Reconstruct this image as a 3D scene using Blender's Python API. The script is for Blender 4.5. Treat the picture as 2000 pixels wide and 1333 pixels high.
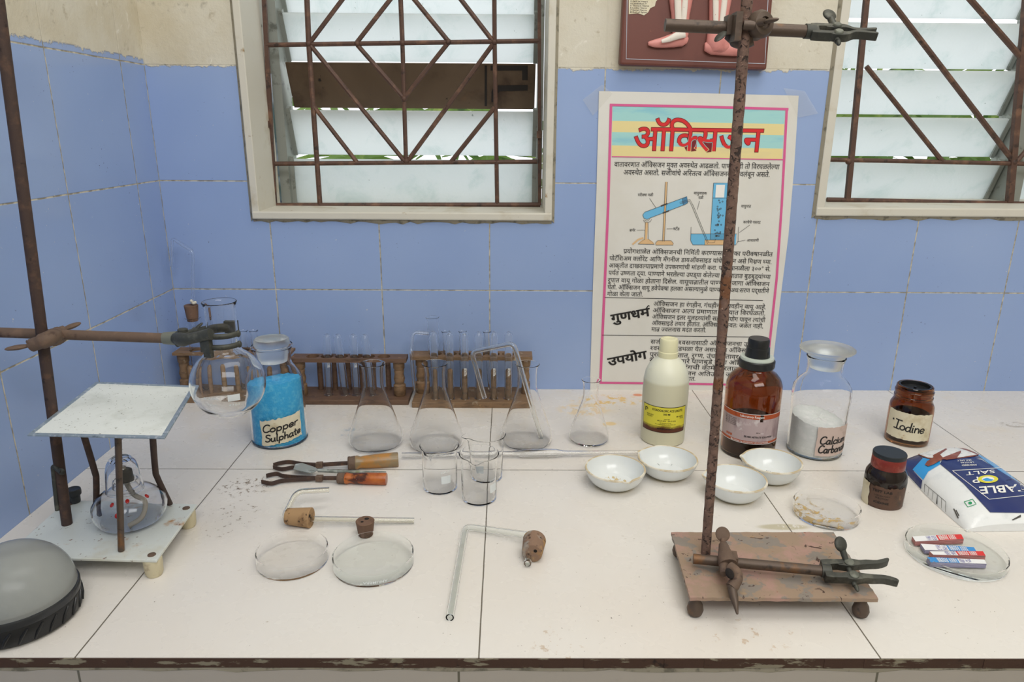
import bpy, bmesh, math, random
from mathutils import Vector, Matrix
PI = math.pi
V = Vector
random.seed(7)
S = bpy.context.scene
for o in list(bpy.data.objects):
    bpy.data.objects.remove(o)

# ---------------------------------------------------------------- camera
CAM = V((-0.01933, -1.33925, 0.49901))
YAW, PITCH, ROLL, FPX = 0.0085275, -0.289842, 0.0070178, 1401.216
cy, sy, cp, sp = math.cos(YAW), math.sin(YAW), math.cos(PITCH), math.sin(PITCH)
FW = V((sy * cp, cy * cp, sp))
_r = V((cy, -sy, 0)); _u = _r.cross(FW)
RT = math.cos(ROLL) * _r + math.sin(ROLL) * _u
UP = -math.sin(ROLL) * _r + math.cos(ROLL) * _u
cd = bpy.data.cameras.new('camera'); cam = bpy.data.objects.new('camera', cd)
S.collection.objects.link(cam); S.camera = cam
cd.sensor_width = 36.0; cd.lens = FPX / 2000 * 36.0; cd.clip_start = 0.01
cam.matrix_world = Matrix(((RT.x, UP.x, -FW.x, CAM.x), (RT.y, UP.y, -FW.y, CAM.y), (RT.z, UP.z, -FW.z, CAM.z), (0, 0, 0, 1)))

# ---------------------------------------------------------------- world, lights, exposure
S.view_settings.view_transform = 'Standard'; S.view_settings.look = 'None'
S.view_settings.gamma = 1.0; S.view_settings.use_curve_mapping = False
S.view_settings.exposure = -0.13
S.cycles.max_bounces = 24; S.cycles.transmission_bounces = 20; S.cycles.transparent_max_bounces = 20
S.cycles.glossy_bounces = 8; S.cycles.diffuse_bounces = 5
S.cycles.use_denoising = True
wd = bpy.data.worlds.new('overcast_sky'); S.world = wd; wd.use_nodes = True
wd.node_tree.nodes['Background'].inputs[0].default_value = (0.93, 0.965, 1.0, 1)
wd.node_tree.nodes['Background'].inputs[1].default_value = 1.65

def area(name, loc, target, sx, sy_, watts, col):
    l = bpy.data.lights.new(name, 'AREA'); l.shape = 'RECTANGLE'; l.size = sx; l.size_y = sy_; l.energy = watts; l.color = col
    o = bpy.data.objects.new(name, l); S.collection.objects.link(o); o.location = loc
    o.rotation_euler = (V(target) - V(loc)).to_track_quat('-Z', 'Y').to_euler()
    return o
area('ceiling_lamp', (0.35, -0.75, 1.93), (0.25, -0.62, 0), 1.5, 0.5, 11, (1.0, 0.985, 0.96))
area('ceiling_lamp', (0.5, -2.1, 1.75), (0.0, -0.2, 0.2), 1.6, 0.7, 26.5, (1.0, 0.995, 0.985))

# ---------------------------------------------------------------- picking points of the place
def ray(px, py): return FW + RT * ((px - 1000) / FPX) - UP * ((py - 666.5) / FPX)
def at(px, py, z=0.0):
    d = ray(px, py); return CAM + d * ((z - CAM.z) / d.z)
def aty(px, py, y=0.0):
    d = ray(px, py); return CAM + d * ((y - CAM.y) / d.y)
def proj(p):
    d = p - CAM; z = d.dot(FW); return 1000 + FPX * d.dot(RT) / z, 666.5 - FPX * d.dot(UP) / z
def scl(p): return FPX / (p - CAM).dot(FW)
def rise(b, py):
    lo, hi = -0.3, 1.5
    for _ in range(40):
        m = (lo + hi) / 2
        if proj(V((b.x, b.y, b.z + m)))[1] > py: lo = m
        else: hi = m
    return lo
def px_profile(base, rows):
    """(pixel row of a ring's centre, pixel half width) -> (radius, height above the base)"""
    out = []
    for y, hw in rows:
        h = rise(base, y); out.append((hw / scl(V((base.x, base.y, base.z + h))), max(h, 0)))
    return out
def facing(c): return math.atan2(CAM.y - c.y, CAM.x - c.x)

# ---------------------------------------------------------------- mesh helpers
class MB:
    def __init__(s): s.v = []; s.f = []
    def add(s, vs, fs):
        o = len(s.v); s.v += [V(p) for p in vs]; s.f += [tuple(i + o for i in f) for f in fs]; return s
    def box(s, c, d, m=None):
        x, y, z = d[0] / 2, d[1] / 2, d[2] / 2
        vs = [V((a * x, b * y, e * z)) for e in (-1, 1) for b in (-1, 1) for a in (-1, 1)]
        if m: vs = [m @ p for p in vs]
        return s.add([p + V(c) for p in vs], [(0, 2, 3, 1), (4, 5, 7, 6), (0, 1, 5, 4), (2, 6, 7, 3), (0, 4, 6, 2), (1, 3, 7, 5)])
    def span(s, a, b): return s.box([(a[i] + b[i]) / 2 for i in range(3)], [abs(b[i] - a[i]) for i in range(3)])
    def tube(s, pts, r, n=12, cap=True, squash=None):
        pts = [V(p) for p in pts]; N = len(pts)
        rs = r if isinstance(r, (list, tuple)) else [r] * N
        t0 = (pts[1] - pts[0]).normalized()
        a = t0.orthogonal().normalized() if squash is None else (V(squash[0]) - t0 * t0.dot(V(squash[0]))).normalized()
        vs = []; prev = t0
        for i, p in enumerate(pts):
            t = (pts[min(i + 1, N - 1)] - pts[max(i - 1, 0)]).normalized()
            q = prev.rotation_difference(t); a = (q @ a).normalized(); prev = t
            b = t.cross(a)
            k = squash[1] if squash else 1.0
            for j in range(n):
                w = 2 * PI * j / n
                vs.append(p + (a * math.cos(w) * k + b * math.sin(w)) * rs[i])
        fs = [(i * n + j, i * n + (j + 1) % n, (i + 1) * n + (j + 1) % n, (i + 1) * n + j) for i in range(N - 1) for j in range(n)]
        if cap: fs += [tuple(range(n - 1, -1, -1)), tuple((N - 1) * n + j for j in range(n))]
        return s.add(vs, fs)
    def pipe(s, pts, ro, ri, n=14):
        """a hollow tube, open at both ends"""
        m1 = MB().tube(pts, ro, n, False); m2 = MB().tube(pts, ri, n, False)
        o = len(m1.v); N = len(pts)
        s0 = len(s.v)
        s.add(m1.v, m1.f); s.add(m2.v, [f[::-1] for f in m2.f])
        for e in (0, (N - 1) * n):
            for j in range(n):
                q = (s0 + e + j, s0 + e + (j + 1) % n, s0 + o + e + (j + 1) % n, s0 + o + e + j)
                s.f.append(q[::-1] if e == 0 else q)
        return s
    def lathe(s, prof, c=(0, 0, 0), n=48, m=None, close=False):
        c = V(c); vs = []; fs = []; ring = []
        for r, z in prof:
            if r < 1e-6: ring.append([len(vs)]); vs.append(V((0, 0, z)))
            else:
                ring.append(list(range(len(vs), len(vs) + n)))
                vs += [V((r * math.cos(2 * PI * j / n), r * math.sin(2 * PI * j / n), z)) for j in range(n)]
        pairs = list(zip(ring[:-1], ring[1:])) + ([(ring[-1], ring[0])] if close else [])
        for a, b in pairs:
            if len(a) == 1 and len(b) == 1: continue
            for j in range(n):
                k = (j + 1) % n
                if len(a) == 1: fs.append((a[0], b[k], b[j]))
                elif len(b) == 1: fs.append((a[j], a[k], b[0]))
                else: fs.append((a[j], a[k], b[k], b[j]))
        if m: vs = [m @ p for p in vs]
        return s.add([p + c for p in vs], fs)
    def prism(s, poly, z0, z1, m=None, c=(0, 0, 0)):
        n = len(poly); vs = [V((x, y, z0)) for x, y in poly] + [V((x, y, z1)) for x, y in poly]
        if m: vs = [m @ p for p in vs]
        return s.add([p + V(c) for p in vs], [tuple(range(n - 1, -1, -1)), tuple(range(n, 2 * n))] + [(i, (i + 1) % n, n + (i + 1) % n, n + i) for i in range(n)])
    def ell(s, c, ax, n=16, k=10):
        """ellipsoid with half axes ax = three vectors"""
        prof = [(math.sin(PI * i / k), -math.cos(PI * i / k)) for i in range(k + 1)]
        prof[0] = (0, -1); prof[-1] = (0, 1)
        a, b, d = [V(q) for q in ax]
        return s.lathe(prof, c, n, Matrix((a, b, d)).transposed())
    def poly(s, pts): return s.add(pts, [tuple(range(len(pts)))])

def catmull(pts, k=6, closed=False):
    pts = [V(p) for p in pts]; N = len(pts); out = []
    for i in range(N if closed else N - 1):
        if closed: a, b, c, d = pts[i - 1], pts[i], pts[(i + 1) % N], pts[(i + 2) % N]
        else: a, b, c, d = pts[max(i - 1, 0)], pts[i], pts[i + 1], pts[min(i + 2, N - 1)]
        for j in range(k):
            t = j / k
            out.append(0.5 * ((2 * b) + (c - a) * t + (2 * a - 5 * b + 4 * c - d) * t * t + (3 * b - a - 3 * c + d) * t ** 3))
    if not closed: out.append(pts[-1])
    return out
def fillet(pts, rad, k=6):
    pts = [V(p) for p in pts]; out = [pts[0]]
    for a, b, c in zip(pts, pts[1:], pts[2:]):
        p = b + (a - b).normalized() * rad; q = b + (c - b).normalized() * rad
        out += [p * (1 - t) ** 2 + b * 2 * t * (1 - t) + q * t * t for t in [j / k for j in range(k + 1)]]
    return out + [pts[-1]]
def axes(d, hint=(0, 0, 1)):
    """matrix whose local Z runs along d"""
    d = V(d).normalized(); x = V(hint).cross(d)
    if x.length < 1e-4: x = V((1, 0, 0)).cross(d)
    x.normalize(); y = d.cross(x)
    return Matrix((x, y, d)).transposed()
def vessel(outer, t, bt):
    outer = [(r, z + 0.0004) for r, z in outer]
    """outer profile from the foot up to the rim -> closed double-walled profile"""
    z0 = outer[0][1]; top = outer[-1]
    inner = [(max(r - t, 0.0005), z) for r, z in outer if z > z0 + bt]
    inn = inner[::-1]
    k = inn[-1][0]
    first = outer[0]
    p = [(0, z0)] + list(outer) + [(top[0] - t * 0.5, top[1] + t * 0.45)] + inn + [(max(min(k, first[0] - t), 0.001) * 0.97, z0 + bt), (0, z0 + bt)]
    return p

ROOT = {}
def raw(name, mb, mat, base, smooth, auto=True):
    me = bpy.data.meshes.new(name)
    b = V(base); me.from_pydata([tuple(p - b) for p in mb.v], [], mb.f)
    me.update()
    if mat:
        me.materials.append(mat)
    if smooth:
        for p in me.polygons: p.use_smooth = True
        if auto:
            bm = bmesh.new(); bm.from_mesh(me)
            for e in bm.edges:
                if len(e.link_faces) == 2 and e.calc_face_angle(0) > math.radians(38): e.smooth = False
            bm.to_mesh(me); bm.free()
    o = bpy.data.objects.new(name, me); S.collection.objects.link(o)
    return o
def tagit(o, label=None, cat=None, group=None, kind=None):
    for k, v in (('label', label), ('category', cat), ('group', group), ('kind', kind)):
        if v: o[k] = v
    return o
def thing(name, base, label, cat, group=None, kind=None):
    o = bpy.data.objects.new(name, None); S.collection.objects.link(o)
    o.location = base; o.empty_display_size = 0.02; ROOT[o] = V(base)
    return tagit(o, label, cat, group, kind)
def part(name, mb, mat, parent, smooth=True, label=None, bevel=0, kind=None, solid=0):
    base = ROOT[parent]; o = raw(name, mb, mat, base, smooth); o.parent = parent; ROOT[o] = base
    if bevel: mods_bevel(o, bevel)
    return tagit(o, label, None, None, kind)
def whole(name, mb, mat, base, label, cat, group=None, smooth=True, bevel=0, kind=None):
    o = raw(name, mb, mat, base, smooth); o.location = base; ROOT[o] = V(base)
    if bevel: mods_bevel(o, bevel)
    return tagit(o, label, cat, group, kind)
def mods_bevel(o, w, seg=2):
    m = o.modifiers.new('bevel', 'BEVEL'); m.width = w; m.segments = seg; m.limit_method = 'ANGLE'; m.angle_limit = math.radians(35)
def copy_tree(src, parent=None):
    c = src.copy(); S.collection.objects.link(c)
    ROOT[c] = ROOT[src]
    if parent: c.parent = parent
    for ch in list(src.children): copy_tree(ch, c)
    return c

# ---------------------------------------------------------------- materials
def lin(h):
    h = h.lstrip('#'); c = [int(h[i:i + 2], 16) / 255 for i in (0, 2, 4)]
    return tuple((x / 12.92 if x <= 0.04045 else ((x + 0.055) / 1.055) ** 2.4) for x in c) + (1,)
class NT:
    def __init__(s, name):
        s.m = bpy.data.materials.new(name); s.m.use_nodes = True; s.t = s.m.node_tree
        s.b = s.t.nodes['Principled BSDF']; s.co = None
    def n(s, typ, **kw):
        q = s.t.nodes.new(typ)
        for k, v in kw.items(): setattr(q, k, v)
        return q
    def link(s, a, b): s.t.links.new(a, b)
    def inp(s, sock, v):
        if hasattr(v, 'is_output') or hasattr(v, 'links'): s.link(v, sock)
        else: sock.default_value = v
    def coord(s):
        if not s.co: s.co = s.n('ShaderNodeTexCoord').outputs['Object']
        return s.co
    def math(s, op, a, b=0.0, c=0.0, clamp=False):
        q = s.n('ShaderNodeMath', operation=op, use_clamp=clamp)
        for i, v in enumerate((a, b, c)): s.inp(q.inputs[i], v)
        return q.outputs[0]
    def smooth(s, v, lo, hi, a=0.0, b=1.0):
        q = s.n('ShaderNodeMapRange', interpolation_type='SMOOTHSTEP')
        for i, x in enumerate((v, lo, hi, a, b)): s.inp(q.inputs[i], x)
        return q.outputs[0]
    def noise(s, scale, detail=4, rough=0.55, dist=0.0, stretch=None):
        q = s.n('ShaderNodeTexNoise'); q.inputs['Scale'].default_value = scale; q.inputs['Detail'].default_value = detail
        q.inputs['Roughness'].default_value = rough; q.inputs['Distortion'].default_value = dist
        v = s.coord()
        if stretch:
            mp = s.n('ShaderNodeMapping'); mp.inputs['Scale'].default_value = stretch; s.link(v, mp.inputs[0]); v = mp.outputs[0]
        s.link(v, q.inputs['Vector']); return q.outputs[0]
    def voro(s, scale):
        q = s.n('ShaderNodeTexVoronoi'); q.inputs['Scale'].default_value = scale; s.link(s.coord(), q.inputs['Vector']); return q.outputs['Distance']
    def mix(s, f, a, b):
        q = s.n('ShaderNodeMix', data_type='RGBA'); s.inp(q.inputs[0], f); s.inp(q.inputs[6], a); s.inp(q.inputs[7], b); return q.outputs[2]
    def bump(s, h, strength=0.3, dist=0.001):
        q = s.n('ShaderNodeBump'); q.inputs['Strength'].default_value = strength; q.inputs['Distance'].default_value = dist
        s.link(h, q.inputs['Height']); s.link(q.outputs[0], s.b.inputs['Normal']); return q
    def xyz(s):
        q = s.n('ShaderNodeSeparateXYZ'); s.link(s.coord(), q.inputs[0]); return q.outputs
    def set(s, col=None, rough=None, metal=None, spec=None):
        for k, v in (('Base Color', col), ('Roughness', rough), ('Metallic', metal), ('Specular IOR Level', spec)):
            if v is not None: s.inp(s.b.inputs[k], v)
        return s.m
def plain(name, hexc, rough=0.5, metal=0.0, spec=0.5, layers=(), bump=None):
    """layers: (colour, noise scale, lo, hi[, stretch]) painted over one another"""
    t = NT(name); c = lin(hexc)
    for L in layers:
        f = t.smooth(t.noise(L[1], 5, 0.6, 0, L[4] if len(L) > 4 else None), L[2], L[3]); c = t.mix(f, c, lin(L[0]))
    if bump: t.bump(t.noise(bump[0], 6, 0.65), bump[1], bump[2] if len(bump) > 2 else 0.001)
    return t.set(c, rough, metal, spec)
def glass(name, col=(1, 1, 1, 1), rough=0.0, ior=1.47):
    t = NT(name); t.set(col, rough); t.b.inputs['Transmission Weight'].default_value = 1.0; t.b.inputs['IOR'].default_value = ior
    return t.m

def grid_lines(t, s, lines):
    d = None
    for x in lines:
        q = t.math('ABSOLUTE', t.math('SUBTRACT', s, x)); d = q if d is None else t.math('MINIMUM', d, q)
    return d
def tile_wall(name, axis, lines, zlines, ztop):
    t = NT(name); o = t.xyz()
    wob = t.math('MULTIPLY', t.math('SUBTRACT', t.noise(25, 3), 0.5), 0.0012)
    dx = grid_lines(t, t.math('ADD', o[axis], wob), lines); dz = grid_lines(t, t.math('ADD', o[2], wob), zlines)
    d = t.math('MINIMUM', dx, dz)
    g = t.smooth(d, 0.0007, 0.0015, 1.0, 0.0)
    blue = t.mix(t.smooth(t.noise(3.0, 2), 0.35, 0.65), lin('#99AFD9'), lin('#91A8D5'))
    sp = t.math('MULTIPLY', t.smooth(t.noise(230, 2, 0.5), 0.71, 0.74), t.smooth(t.noise(9, 2), 0.48, 0.62))
    blue = t.mix(sp, blue, lin('#5B6280'))
    sp2 = t.math('MULTIPLY', t.smooth(t.noise(170, 2, 0.5, 0.4), 0.72, 0.745), t.smooth(t.noise(13, 2), 0.5, 0.62))
    blue = t.mix(sp2, blue, lin('#CDD0D6'))
    grout = t.mix(t.smooth(t.noise(60, 4), 0.4, 0.62), lin('#C9C2B0'), lin('#8E8878'))
    col = t.mix(g, blue, grout)
    edge = t.math('ADD', o[2], t.math('MULTIPLY', t.math('SUBTRACT', t.noise(38, 6, 0.7), 0.5), 0.035))
    pl = t.math('MAXIMUM', t.smooth(edge, ztop - 0.003, ztop + 0.0), t.smooth(o[2], ztop - 0.001, ztop + 0.002))
    n1 = t.noise(7, 6, 0.65)
    plc = t.mix(t.smooth(n1, 0.35, 0.7), lin('#D6D1C2'), lin('#CBC2AC'))
    plc = t.mix(t.smooth(t.noise(45, 6, 0.7), 0.58, 0.72), plc, lin('#B9B09C'))
    plc = t.mix(t.math('MULTIPLY', t.smooth(t.noise(11, 5, 0.7), 0.6, 0.7), t.smooth(o[2], ztop + 0.03, ztop + 0.12)), plc, lin('#9C9688'))
    plc = t.mix(t.smooth(t.noise(16, 4, 0.6, 1.5), 0.62, 0.7), plc, lin('#E4E0D4'))
    col = t.mix(pl, col, plc)
    rough = t.math('ADD', t.math('MULTIPLY', t.math('MAXIMUM', pl, g), 0.6), 0.16)
    h = t.math('ADD', t.math('MULTIPLY', g, -0.6), t.math('MULTIPLY', pl, t.math('ADD', t.math('MULTIPLY', t.noise(60, 6, 0.7), 1.6), 0.6)))
    h = t.math('ADD', h, t.math('MULTIPLY', t.noise(6, 1), 0.25))
    t.bump(h, 0.5, 0.0018)
    return t.set(col, rough, 0, 0.45)

GC = [-0.6526, -0.4581, -0.2563, -0.0511, 0.1525, 0.3559, 0.558, 0.7478, 0.9359, 1.13, 1.33, 1.53]
GZ = [0.2, 0.4015, 0.5992]
GL = [-0.0802, -0.2823, -0.4854, -0.688, -0.89, -1.09]
M = {}
M['wall_b'] = tile_wall('tiled_wall_back', 0, GC, GZ, 0.5992)
M['wall_l'] = tile_wall('tiled_wall_left', 1, GL, GZ, 0.609)

def counter_mat():
    t = NT('counter_tiles'); o = t.xyz()
    wob = t.math('MULTIPLY', t.math('SUBTRACT', t.noise(30, 3), 0.5), 0.0008)
    gx = grid_lines(t, t.math('ADD', o[0], wob), [-0.4386, -0.0447, 0.3508, 0.7432, 1.135]); gy = grid_lines(t, t.math('ADD', o[1], wob), [-0.3516])
    g = t.smooth(t.math('MINIMUM', gx, gy), 0.0004, 0.0011, 1.0, 0.0)
    c = t.mix(t.smooth(t.noise(4, 3), 0.35, 0.7), lin('#E6E2DC'), lin('#E3DDD5'))
    far = t.smooth(o[1], -0.45, -0.15)
    c = t.mix(t.math('MULTIPLY', t.smooth(t.noise(22, 5, 0.6), 0.5, 0.85), t.math('MULTIPLY', far, 0.45)), c, lin('#E3D2B2'))
    sp = t.math('MULTIPLY', t.smooth(t.noise(260, 2, 0.5), 0.715, 0.745), t.smooth(t.noise(7, 3), 0.42, 0.6))
    c = t.mix(sp, c, lin('#6E6258'))
    sc = t.math('MULTIPLY', t.smooth(t.noise(55, 5, 0.75, 0.5), 0.665, 0.70), t.smooth(t.noise(6, 2), 0.5, 0.6))
    c = t.mix(t.math('MULTIPLY', sc, 0.75), c, lin('#A89882'))
    def spot(px, py, a, b, hexc, thr, k, ns=70):
        nonlocal c
        p = at(px, py); sc_ = scl(p); a, b = a / sc_, b / sc_ * 2.2
        d = t.math('ADD', t.math('POWER', t.math('DIVIDE', t.math('SUBTRACT', o[0], p.x), a), 2.0), t.math('POWER', t.math('DIVIDE', t.math('SUBTRACT', o[1], p.y), b), 2.0))
        f = t.math('MULTIPLY', t.smooth(d, 0.3, 1.0, 1.0, 0.0), t.smooth(t.noise(ns, 5, 0.7), thr, thr + 0.06))
        c = t.mix(t.math('MULTIPLY', f, k), c, lin(hexc))
    spot(1190, 782, 85, 16, '#E6BC4A', 0.50, 0.75, 55); spot(1140, 800, 60, 18, '#E9C98A', 0.45, 0.6)
    spot(1246, 772, 12, 4, '#E07A3A', 0.4, 0.8); spot(1192, 828, 14, 5, '#E9C05A', 0.35, 0.6)
    spot(480, 950, 60, 24, '#85745F', 0.54, 0.95, 120); spot(450, 1010, 60, 40, '#85745F', 0.58, 0.9, 120)
    spot(1090, 1260, 60, 30, '#C3AE97', 0.57, 0.8, 60); spot(1460, 1240, 120, 26, '#C9B49E', 0.58, 0.8, 60); spot(680, 840, 14, 22, '#9AA9B4', 0.5, 0.6)
    spot(1230, 1055, 30, 10, '#A69A8A', 0.55, 0.9, 90); spot(1530, 1030, 60, 6, '#B8AE88', 0.4, 0.7); spot(1980, 830, 30, 8, '#A69A8A', 0.5, 0.7)
    c = t.mix(g, c, lin('#6F675B'))
    h = t.math('ADD', t.math('MULTIPLY', g, -1.0), t.math('MULTIPLY', t.noise(3, 2), 0.3)); t.bump(h, 0.4, 0.001)
    return t.set(c, t.math('ADD', t.math('MULTIPLY', t.noise(20, 3), 0.15), 0.2), 0, 0.4)
M['counter'] = counter_mat()
M['counter_front'] = plain('counter_front_tiles', '#BDB4A8', 0.35, layers=[('#A89C8C', 12, 0.55, 0.75)])
M['counter_edge'] = plain('counter_raw_edge', '#4A3428', 0.8, layers=[('#8C8470', 26, 0.56, 0.62, (1, 1, 4)), ('#2C211B', 50, 0.6, 0.7)], bump=(90, 0.6))
M['grout'] = plain('grout', '#98917F', 0.85, layers=[('#6F6A5C', 60, 0.5, 0.65)], bump=(200, 0.4))
M['trim'] = plain('painted_window_trim', '#D2CEC2', 0.55, layers=[('#B9AE96', 14, 0.52, 0.75), ('#9A7F58', 30, 0.66, 0.74), ('#6E6759', 45, 0.69, 0.75)], bump=(60, 0.25))
M['iron'] = plain('rusted_window_iron', '#5A4238', 0.6, 0.15, layers=[('#7A5A48', 40, 0.5, 0.7), ('#3A2C27', 60, 0.55, 0.7)], bump=(160, 0.4))
M['alu'] = plain('grey_louvre_metal', '#9A9E98', 0.45, 0.4, layers=[('#6C6F68', 40, 0.55, 0.7)])
M['cardboard'] = plain('brown_board', '#62503E', 0.85, layers=[('#3D2C20', 10, 0.5, 0.75), ('#6A523C', 18, 0.6, 0.8), ('#1E1814', 30, 0.66, 0.72)])
M['board_ink'] = plain('dark_print', '#241E1A', 0.8)
M['rust_dark'] = plain('dark_rust', '#473731', 0.75, 0.1, layers=[('#5C4538', 60, 0.5, 0.68), ('#7A4E34', 38, 0.64, 0.74), ('#2E2320', 90, 0.6, 0.7)], bump=(220, 0.5))
M['rust_clamp'] = plain('brown_rust', '#685548', 0.75, 0.1, layers=[('#776050', 50, 0.5, 0.68), ('#4E3C34', 70, 0.55, 0.7)], bump=(250, 0.5))
M['dark_metal'] = plain('dark_cast_metal', '#4C4D48', 0.55, 0.5, layers=[('#6A6A60', 60, 0.5, 0.7), ('#2F2F2C', 40, 0.55, 0.7)], bump=(200, 0.3))
M['brown_metal'] = plain('brown_steel', '#5C4E44', 0.5, 0.4, layers=[('#7D5A3C', 40, 0.55, 0.7), ('#3C342F', 60, 0.55, 0.7)], bump=(220, 0.3))
def pitted():
    t = NT('pitted_rusty_rod')
    n = t.noise(75, 6, 0.7); v = t.noise(160, 4, 0.65, 0.6)
    c = t.mix(t.smooth(n, 0.35, 0.65), lin('#685248'), lin('#82675A'))
    c = t.mix(t.smooth(t.noise(28, 3), 0.58, 0.68), c, lin('#7A5238'))
    pit = t.smooth(v, 0.55, 0.63); c = t.mix(pit, c, lin('#3A2E2A'))
    c = t.mix(t.smooth(t.noise(240, 3), 0.64, 0.7), c, lin('#A98A78'))
    t.bump(t.math('SUBTRACT', t.noise(180, 6, 0.7), pit), 0.9, 0.0016)
    return t.set(c, 0.85, 0)
M['pitted'] = pitted()
def base_pink():
    t = NT('flaking_pink_paint')
    n = t.noise(22, 5, 0.6)
    c = t.mix(t.smooth(n, 0.38, 0.54), lin('#AC8A7E'), lin('#9C8672'))
    c = t.mix(t.smooth(t.noise(34, 4, 0.55), 0.53, 0.57), c, lin('#8A8178'))
    c = t.mix(t.smooth(t.noise(80, 5, 0.6, 0.8), 0.63, 0.66), c, lin('#4E3A32'))
    c = t.mix(t.smooth(t.noise(120, 3), 0.71, 0.76), c, lin('#8E5A44'))
    c = t.mix(t.smooth(t.noise(30, 3), 0.66, 0.8), c, lin('#B0906A'))
    t.bump(t.math('ADD', t.noise(34, 4, 0.55), t.math('MULTIPLY', t.noise(150, 4), 0.4)), 0.7, 0.0015)
    return t.set(c, 0.75)
M['pink'] = base_pink()
M['white_enamel'] = plain('chipped_white_enamel', '#D9DEDA', 0.35, layers=[('#C9C6B4', 9, 0.55, 0.75), ('#B98A52', 26, 0.60, 0.74), ('#7A4E30', 60, 0.65, 0.69), ('#8C8274', 150, 0.65, 0.7)], bump=(120, 0.15))
M['cream_rubber'] = plain('cream_rubber', '#CFC5A6', 0.6, layers=[('#A8977A', 60, 0.55, 0.7)])
M['black_rubber'] = plain('black_rubber', '#26282A', 0.45, layers=[('#3A3C3C', 60, 0.55, 0.7)])
M['black_plastic'] = plain('black_plastic', '#1B1C1E', 0.35)
M['gauze'] = plain('speckled_ceramic_gauze', '#E0E4E0', 0.8, layers=[('#D0D4CE', 20, 0.5, 0.7), ('#8E8F84', 300, 0.64, 0.68), ('#6E7068', 160, 0.7, 0.73)], bump=(300, 0.3))
M['zinc'] = plain('galvanised_edge', '#A9B6BE', 0.4, 0.6, layers=[('#D4DADC', 120, 0.5, 0.65, (1, 1, 1)), ('#7F8C94', 90, 0.58, 0.7)])
M['glass'] = glass('clear_glass', (0.998, 0.9995, 0.9992, 1), 0, 1.145)
M['glass_flask'] = glass('clear_flask_glass', (0.997, 0.999, 0.998, 1), 0, 1.3)
M['glass_tube'] = glass('clear_tube_glass', (0.997, 0.999, 0.998, 1), 0, 1.36)
M['glass_green'] = glass('greenish_glass', (0.975, 0.995, 0.988, 1), 0, 1.16)
M['glass_dirty'] = glass('hazy_glass', (0.975, 0.98, 0.96, 1), 0.1, 1.35)
M['glass_frost'] = glass('ground_glass', (0.92, 0.95, 0.92, 1), 0.4)
M['amber'] = glass('amber_glass', (0.42, 0.17, 0.055, 1))
M['amber_dark'] = glass('dark_amber_glass', (0.16, 0.08, 0.045, 1), 0.05)
M['frost_print'] = plain('white_glass_print', '#DCE2E4', 0.6)
M['white_ink'] = plain('white_print', '#F1F1EE', 0.6)
M['black_ink'] = plain('black_print', '#1D1B1B', 0.6)
M['grey_ink'] = plain('grey_print', '#4A4744', 0.6)
M['wood'] = plain('worn_brown_wood', '#84684C', 0.6, layers=[('#66503A', 20, 0.45, 0.7, (2, 8, 8)), ('#A07C58', 60, 0.6, 0.72), ('#A99C86', 70, 0.6, 0.74)], bump=(90, 0.3))
M['wood_dark'] = plain('dark_brown_wood', '#6A503E', 0.6, layers=[('#4A382C', 20, 0.5, 0.7, (2, 8, 8)), ('#8A6A4C', 60, 0.62, 0.72)], bump=(90, 0.3))
M['wood_yellow'] = plain('varnished_yellow_wood', '#B07C3C', 0.35, layers=[('#8C7A5C', 26, 0.48, 0.62), ('#6A4A2C', 60, 0.66, 0.72)])
M['wood_orange'] = plain('varnished_orange_wood', '#9A4A20', 0.3, layers=[('#B8682E', 30, 0.5, 0.7), ('#4A2218', 22, 0.6, 0.66), ('#C0A898', 160, 0.7, 0.74)])
M['cork'] = plain('cork', '#A98862', 0.85, layers=[('#8A6A4A', 60, 0.5, 0.65), ('#4A3626', 110, 0.6, 0.66), ('#C7AA84', 45, 0.62, 0.7)], bump=(140, 0.6))
M['cork_dark'] = plain('dark_cork', '#735847', 0.85, layers=[('#554033', 50, 0.5, 0.65), ('#9A7A62', 80, 0.62, 0.7)], bump=(200, 0.4))
M['cork_grey'] = plain('weathered_cork', '#8A6F5C', 0.9, layers=[('#9A948C', 60, 0.5, 0.62), ('#A8814E', 30, 0.58, 0.68), ('#4E3A2E', 140, 0.6, 0.66)], bump=(200, 0.7))
M['hole'] = plain('painted_hollow_shade', '#1C1512', 0.95)  # near-black colour standing in for the shade inside openings
M['porcelain'] = plain('white_porcelain', '#E2E6E6', 0.18, layers=[('#DADDDA', 12, 0.5, 0.75)])
M['bisque'] = plain('unglazed_rim', '#C9B692', 0.8, layers=[('#E6DFCE', 50, 0.45, 0.6), ('#9A7A52', 70, 0.62, 0.7)])
M['yellow_stain'] = plain('dried_yellow_stain', '#C9A24A', 0.7)
M['paper'] = plain('cream_paper', '#DDD5BC', 0.8, layers=[('#C9BC9C', 40, 0.5, 0.7), ('#B89C78', 70, 0.64, 0.74)])
M['paper_pink'] = plain('faded_pink_paper', '#CFBAB0', 0.8, layers=[('#B8A296', 50, 0.5, 0.7), ('#A87C72', 45, 0.63, 0.72)])
M['poster'] = plain('poster_paper', '#E2E0DA', 0.45, layers=[('#DAD7CE', 5, 0.4, 0.7)])
M['pink_ink'] = plain('pink_print', '#DB5F97', 0.5)
M['red_ink'] = plain('red_print', '#D8262B', 0.5)
M['maroon_ink'] = plain('maroon_outline', '#7A1822', 0.5)
M['blue_ink'] = plain('blue_print', '#6FBCE6', 0.5)
M['tan_ink'] = plain('tan_print', '#E2BC8C', 0.5)
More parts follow.
